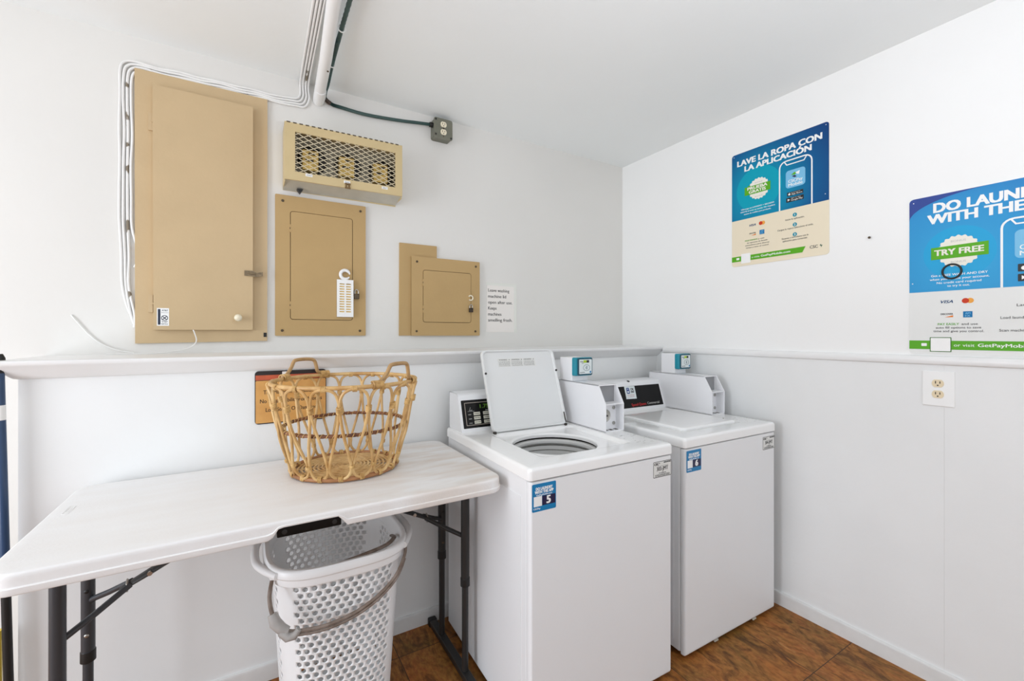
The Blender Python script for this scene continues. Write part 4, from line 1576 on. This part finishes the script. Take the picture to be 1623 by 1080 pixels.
    if open_lid:
        m = MB(T)
        prof_ = [(.0, -.014), (.0, -.004), (.002, -.0005), (.005, .0), (.0075, -.0005), (.009, -.004), (.012, -.009)]
        lid_l = [[(x, y, z) for x, y in rrect(-lw + i, lw - i, .004 + i, ll - i, .026 - i * .5, 8)] for i, z in [(.004, -.016)] + prof_]
        m.loft(lid_l, True, True)
        lid = m.build('lid', lid_m, t)
        for sx in (-lw + .0065, lw - .0065):
            g = MB(T)
            g.lathe([(.005, -.001), (.005, .003), (.003, .0045)], (sx, .262, 0), 12)
            g.build('bumper', foot_m, lid)
        g = MB(T)
        g.rect(-.115, .085, .292, .33, -.009, -.0085)
        lab = g.build('warning_label', mat('label pale grey', L(226, 226, 222), .5), lid, smooth=0)
        g = MB(T)
        for k in range(3):
            xa = -.113 + k * .066
            g.text(['WARNING', 'ADVERTENCIA', 'AVERTISSEMENT'][k], xa + .026, .322, .0055, .044, bold=.03, z0=-.0085, z1=-.0082)
            g.plate(circle(xa + .058, .3245, .0025, 10), -.0085, -.0082)
            for j, s_ in enumerate(['To reduce the risk of fire or injury,', 'do not wash articles soaked with', 'gasoline or other flammable liquids.', 'Do not reach into the tub while it', 'is moving. Close lid before starting.']):
                g.text(s_, xa + .002, .315 - j * .005, .0028, .058, 'L', z0=-.0085, z1=-.0082)
        g.build('lettering', grey_print, lab, smooth=0)
        g = MB(T)
        g.rect(lw - .012, lw - .007, .012, .06, -.002, .001)
        g.tube([(lw - .014, .002, -.006), (lw - .004, .002, -.006)], .006, 8)
        g.tube([(-lw + .004, .002, -.006), (-lw + .016, .002, -.006)], .006, 8)
        g.build('hinge', gap_m, lid)
    else:
        m = MB()
        cx_ = -.008
        zs = [(.006, DZ - .012), (.001, DZ - .010), (0, DZ - .006), (0, DZ + .001), (.002, DZ + .0048), (.007, DZ + .0072), (.014, DZ + .008), (.05, DZ + .0085)]
        m.loft([[(x, y, z) for x, y in rrect(cx_ - .198 + i, cx_ + .198 - i, -.252 + i, .122 - i, .028, 8)] for i, z in zs])
        lid = m.build('lid', deck_m, t)
        g = MB()
        g.lathe([(.004, 0), (.004, .003), (.002, .004)], (cx_ + .165, -.20, DZ + .0085), 10)
        g.build('lid_bumper', steel_m, lid)
    # scribbled service marks on the deck corner
    m = MB(frame((0, 0, DZ + .0004), (1, 0, 0), (0, 1, 0)))
    rnd = random.Random(int(num))
    for k in range(26):
        xa, ya = rnd.uniform(.215, .315), rnd.uniform(-.31, -.16)
        an = rnd.uniform(-.6, .9)
        ln = rnd.uniform(.003, .012)
        m.plate([(xa, ya), (xa + ln * math.cos(an), ya + ln * math.sin(an)), (xa + ln * math.cos(an), ya + ln * math.sin(an) + .0012), (xa, ya + .0012)], 0, .0003)
    m.build('pen_marks', grey_print, t, smooth=0)
    # control console
    cp = [(.205, DZ), (.2055, DZ + .003), (.2065, DZ + .006), (.2485, DZ + .138), (.251, DZ + .144), (.252, DZ + .148), (.2545, DZ + .153), (.262, DZ + .158), (.276, DZ + .161), (.3, DZ + .162), (.35, DZ + .162), (.355, DZ + .158), (.355, DZ)]
    m = MB()
    m.loft([[(-.313, y + (.003 if i < 5 else 0), z) for i, (y, z) in enumerate(cp)], [(-.317, y, z) for y, z in cp], [(.221, y, z) for y, z in cp]])
    con = m.build('console', enamel_m, t)
    Yd = Vector((0, .042, .132)).normalized()
    T = frame((0, .2065, DZ + .006), (1, 0, 0), Yd)
    ln = .1385
    if open_lid:
        m = MB(T)
        m.plate(rrect(-.305, .19, .010, ln - .006, .003, 3), 0, .0012)
        kp = m.build('control_panel', black_m, con, smooth=0)
        m = MB(T)
        m.ringplate(rrect(-.291, .176, .021, ln - .017, .002, 3), rrect(-.288, .173, .024, ln - .020, .002, 3), .0012, .0015)
        m.build('border', mat('border grey', L(150, 140, 130), .4), kp, smooth=0)
        m = MB(T)
        m.text('1.75', -.196, .0935, .0165, .044, bold=.02, z0=.0012, z1=.0016)
        m.build('price_display', green_led, kp, smooth=0)
        for r in range(3):
            for c in range(3):
                xa, ya = -.252 + c * .046, .064 - r * .0185
                k_ = MB(T).rect(xa, xa + .031, ya, ya + .0135, .0012, .0022, .001).build('key', key_m, kp, smooth=0)
                m = MB(T)
                m.text([['NORMAL', 'PERM PRESS', 'DELICATES'], ['HOT', 'WARM', 'COLD'], ['LIGHT', 'MEDIUM', 'HEAVY']][c][r], xa + .0155, ya + .0045, .0045, .026, bold=.03, z0=.0022, z1=.0025)
                m.build('key_lettering', print_m, k_, smooth=0)
        m = MB(T)
        for r in range(3):
            m.text(['HOT', 'WARM', 'COLD'][r], -.270, .066 - r * .0185, .0045, .014, z0=.0012, z1=.0015)
        m.plate([(-.279, .082), (-.247, .082), (-.247, .0828), (-.279, .0828)], .0012, .0015)
        m.text('START', -.264, .0845, .004, .016, z0=.0012, z1=.0015)
        m.tube([(-.268, .09, .0014), (-.264, .1, .0014)], .0006, 4)
        m.text('RINSE', -.185, .081, .0045, .014, z0=.0012, z1=.0015)
        m.text('SPIN', -.162, .081, .0045, .014, z0=.0012, z1=.0015)
        m.build('lettering', lightgrey, kp, smooth=0)
    else:
        m = MB(T)
        m.plate(rrect(-.305, .208, .012, ln - .006, .003, 3), 0, .0012)
        kp = m.build('control_panel', black_m, con, smooth=0)
        m = MB(T)
        m.plate([(-.07, .062), (.008, .060), (.010, ln - .008), (-.068, ln - .006)], .0012, .0016)
        cs = m.build('paper_label', pale_m, kp, smooth=0)
        m = MB(T)
        m.text('CSC', -.012, .109, .011, .026, bold=.05, z0=.0016, z1=.002)
        m.build('lettering', print_m, cs, smooth=0)
        m = MB(T)
        m.text('PAY', -.012, .094, .011, .026, bold=.05, z0=.0016, z1=.002)
        m.build('lettering', print_m, cs, smooth=0)
        m = MB(T)
        m.ringplate(rrect(-.057, -.034, .09, .124, .006, 4), rrect(-.052, -.039, .096, .118, .003, 4), .0016, .002)
        m.rect(-.054, -.037, .105, .115, .0016, .002)
        m.build('icon', mat('icon blue', L(74, 92, 150), .5), cs, smooth=0)
        m = MB(T)
        m.text('Pay with the app', -.03, .081, .004, .05, z0=.0016, z1=.002)
        m.text('or tap your card', -.03, .072, .004, .046, z0=.0016, z1=.002)
        m.build('lettering', red_m, cs, smooth=0)
        m = MB(T)
        m.text('Speed Queen', .015, .0205, .0145, .112, bold=.03, z0=.0012, z1=.0016)
        m.build('lettering', red_m, kp, smooth=0)
        m = MB(T)
        m.text('Commercial', .13, .0225, .0125, .096, bold=.0, z0=.0012, z1=.0016)
        m.build('lettering', lightgrey, kp, smooth=0)
        m = MB(frame((-.02, .262, DZ + .158), (1, 0, 0), (0, .98, .2)))
        m.lathe([(.008, -.004), (.008, .002), (.006, .003)], n=14)
        m.build('plug', dark_m, con)
    # payment case: open pocket at the front
    x0, x1 = .222, .328
    z0, z1, ztop = DZ + .0005, DZ + .119, DZ + .199
    yf, ys_, yb = -.093, -.047, .33
    w_ = .004
    m = MB()
    side = [(yf, z0), (yf, z1), (ys_, ztop), (yb, ztop), (yb, z0)]
    for xa in (x0, x1 - w_):
        m.loft([[(xa, y, z) for y, z in side], [(xa + w_, y, z) for y, z in side]])
    m.box(x0, x1, ys_ - .001, yb, ztop - w_, ztop)
    m.box(x0, x1, yf, yb, z0, z0 + w_)
    m.box(x0, x1, yb - w_, yb, z0, ztop)
    m.loft([[(x0 + .003, yf + .001, z1 - .002), (x1 - .003, yf + .001, z1 - .002), (x1 - .003, -.03, z1 - .002), (x0 + .003, -.03, z1 - .002)], [(x0 + .003, yf + .001, z1 + .002), (x1 - .003, yf + .001, z1 + .002), (x1 - .003, -.03, z1 + .002), (x0 + .003, -.03, z1 + .002)]])
    mc = m.build('payment_case', meter_m, t)
    MB().box(x0 + w_, x1 - w_, -.034, -.032, z1 + .002, ztop - w_).build('upper_plate', inner_m, mc)
    MB().box(x0 + w_, x1 - w_, -.046, -.044, z0 + w_, z1 - .002).build('lower_plate', meter_m, mc)
    T2 = frame((x0 + .040, -.046, DZ + .062), (1, 0, 0), (0, 0, 1))
    g = MB(T2)
    g.lathe([(.028, 0), (.028, .003), (.025, .005), (.022, .003), (.018, .003), (.016, .007), (.002, .007)], n=24)
    lk = g.build('lock', steel_m, mc)
    MB(T2).rect(-.007, .008, -.003, .004, .007, .0085).build('keyhole', dark_m, lk)
    for zz in (.095, .026):
        g = MB(frame((x0 + .088, -.046, DZ + zz), (1, 0, 0), (0, 0, 1)))
        g.lathe([(.008, 0), (.008, .003), (.004, .004)], n=14)
        g.build('bolt', steel_m, mc)
    for k in range(3):
        MB().box(x0 + .012 + k * .028, x0 + .028 + k * .028, -.082, -.062, z0 + w_, z0 + w_ + .0006).build('slot', gap_m, mc)
    m = MB()
    m.box(x0, x0 + .096, .143, .238, ztop, ztop + .112, .003, .003)
    m.build('reader_post', meter_m, mc)
    rz0 = ztop + .026
    T3 = frame((x0 + .001, .1425, rz0), (1, 0, 0), (0, 0, 1))
    g = MB(T3)
    g.loft([[(x, y, z) for x, y in rrect(i, .106 - i, i, .087 - i, .008, 5)] for z, i in ((0, 0), (.02, 0), (.025, .004))])
    rd = g.build('card_reader', teal_m, mc)
    g = MB(T3)
    g.plate(rrect(.012, .102, .003, .084, .006, 4), .025, .0262)
    bz = g.build('bezel', teal_dark, rd, smooth=0)
    g = MB(T3)
    g.plate(rrect(.022, .098, .009, .078, .004, 4), .0262, .0268)
    fc = g.build('face_plate', pale_m, rd, smooth=0)
    g = MB(T3)
    g.rect(.047, .066, .062, .074, .0268, .0274)
    g.build('display', yellow_led, fc, smooth=0)
    g = MB(T3)
    g.rect(.066, .081, .062, .074, .0268, .0274)
    g.text('CSCPay', .036, .065, .005, .018, bold=.03, z0=.0268, z1=.0272)
    g.text('TAP', .042, .058, .004, .012, z0=.0268, z1=.0272)
    g.text('cscpaymobile', .04, .0145, .0045, .03, z0=.0268, z1=.0272)
    g.build('lettering', print_m, fc, smooth=0)
    g = MB(T3)
    g.ringplate(circle(.066, .038, .020, 24, .015), circle(.066, .038, .0186, 24, .0136), .0268, .0272)
    for k in range(3):
        r_ = .005 + k * .0042
        pa = [(.056 + r_ * math.cos(a), .038 + r_ * math.sin(a)) for a in [-.7 + .2 * j for j in range(8)]]
        pb = [(.056 + (r_ + .0016) * math.cos(a), .038 + (r_ + .0016) * math.sin(a)) for a in [-.7 + .2 * j for j in range(8)]]
        g.plate(pa + pb[::-1], .0268, .0272)
    g.build('tap_symbol', teal_dark, fc, smooth=0)
    g = MB(T3)
    g.rect(.086, .094, .012, .022, .0268, .0272)
    g.build('button', blue_st, fc, smooth=0)
    # front stickers
    TF = frame((0, YF_ + .001, 0), (1, 0, 0), (0, 0, 1))
    sticker(TF, fp, -.3175, .853, num)
    service_plate(TF, fp, .3205, .846, code)
    return t


washer('white washing machine with its lid raised, beside the table', (-1.152, -.733, 0), math.radians(-1.2), True, '5', '303-JMT')
washer('white washing machine with closed lid, in the corner by the posters', (-.400, -.722, .007 * 0), math.radians(-.6), False, '6', '304-JMT')
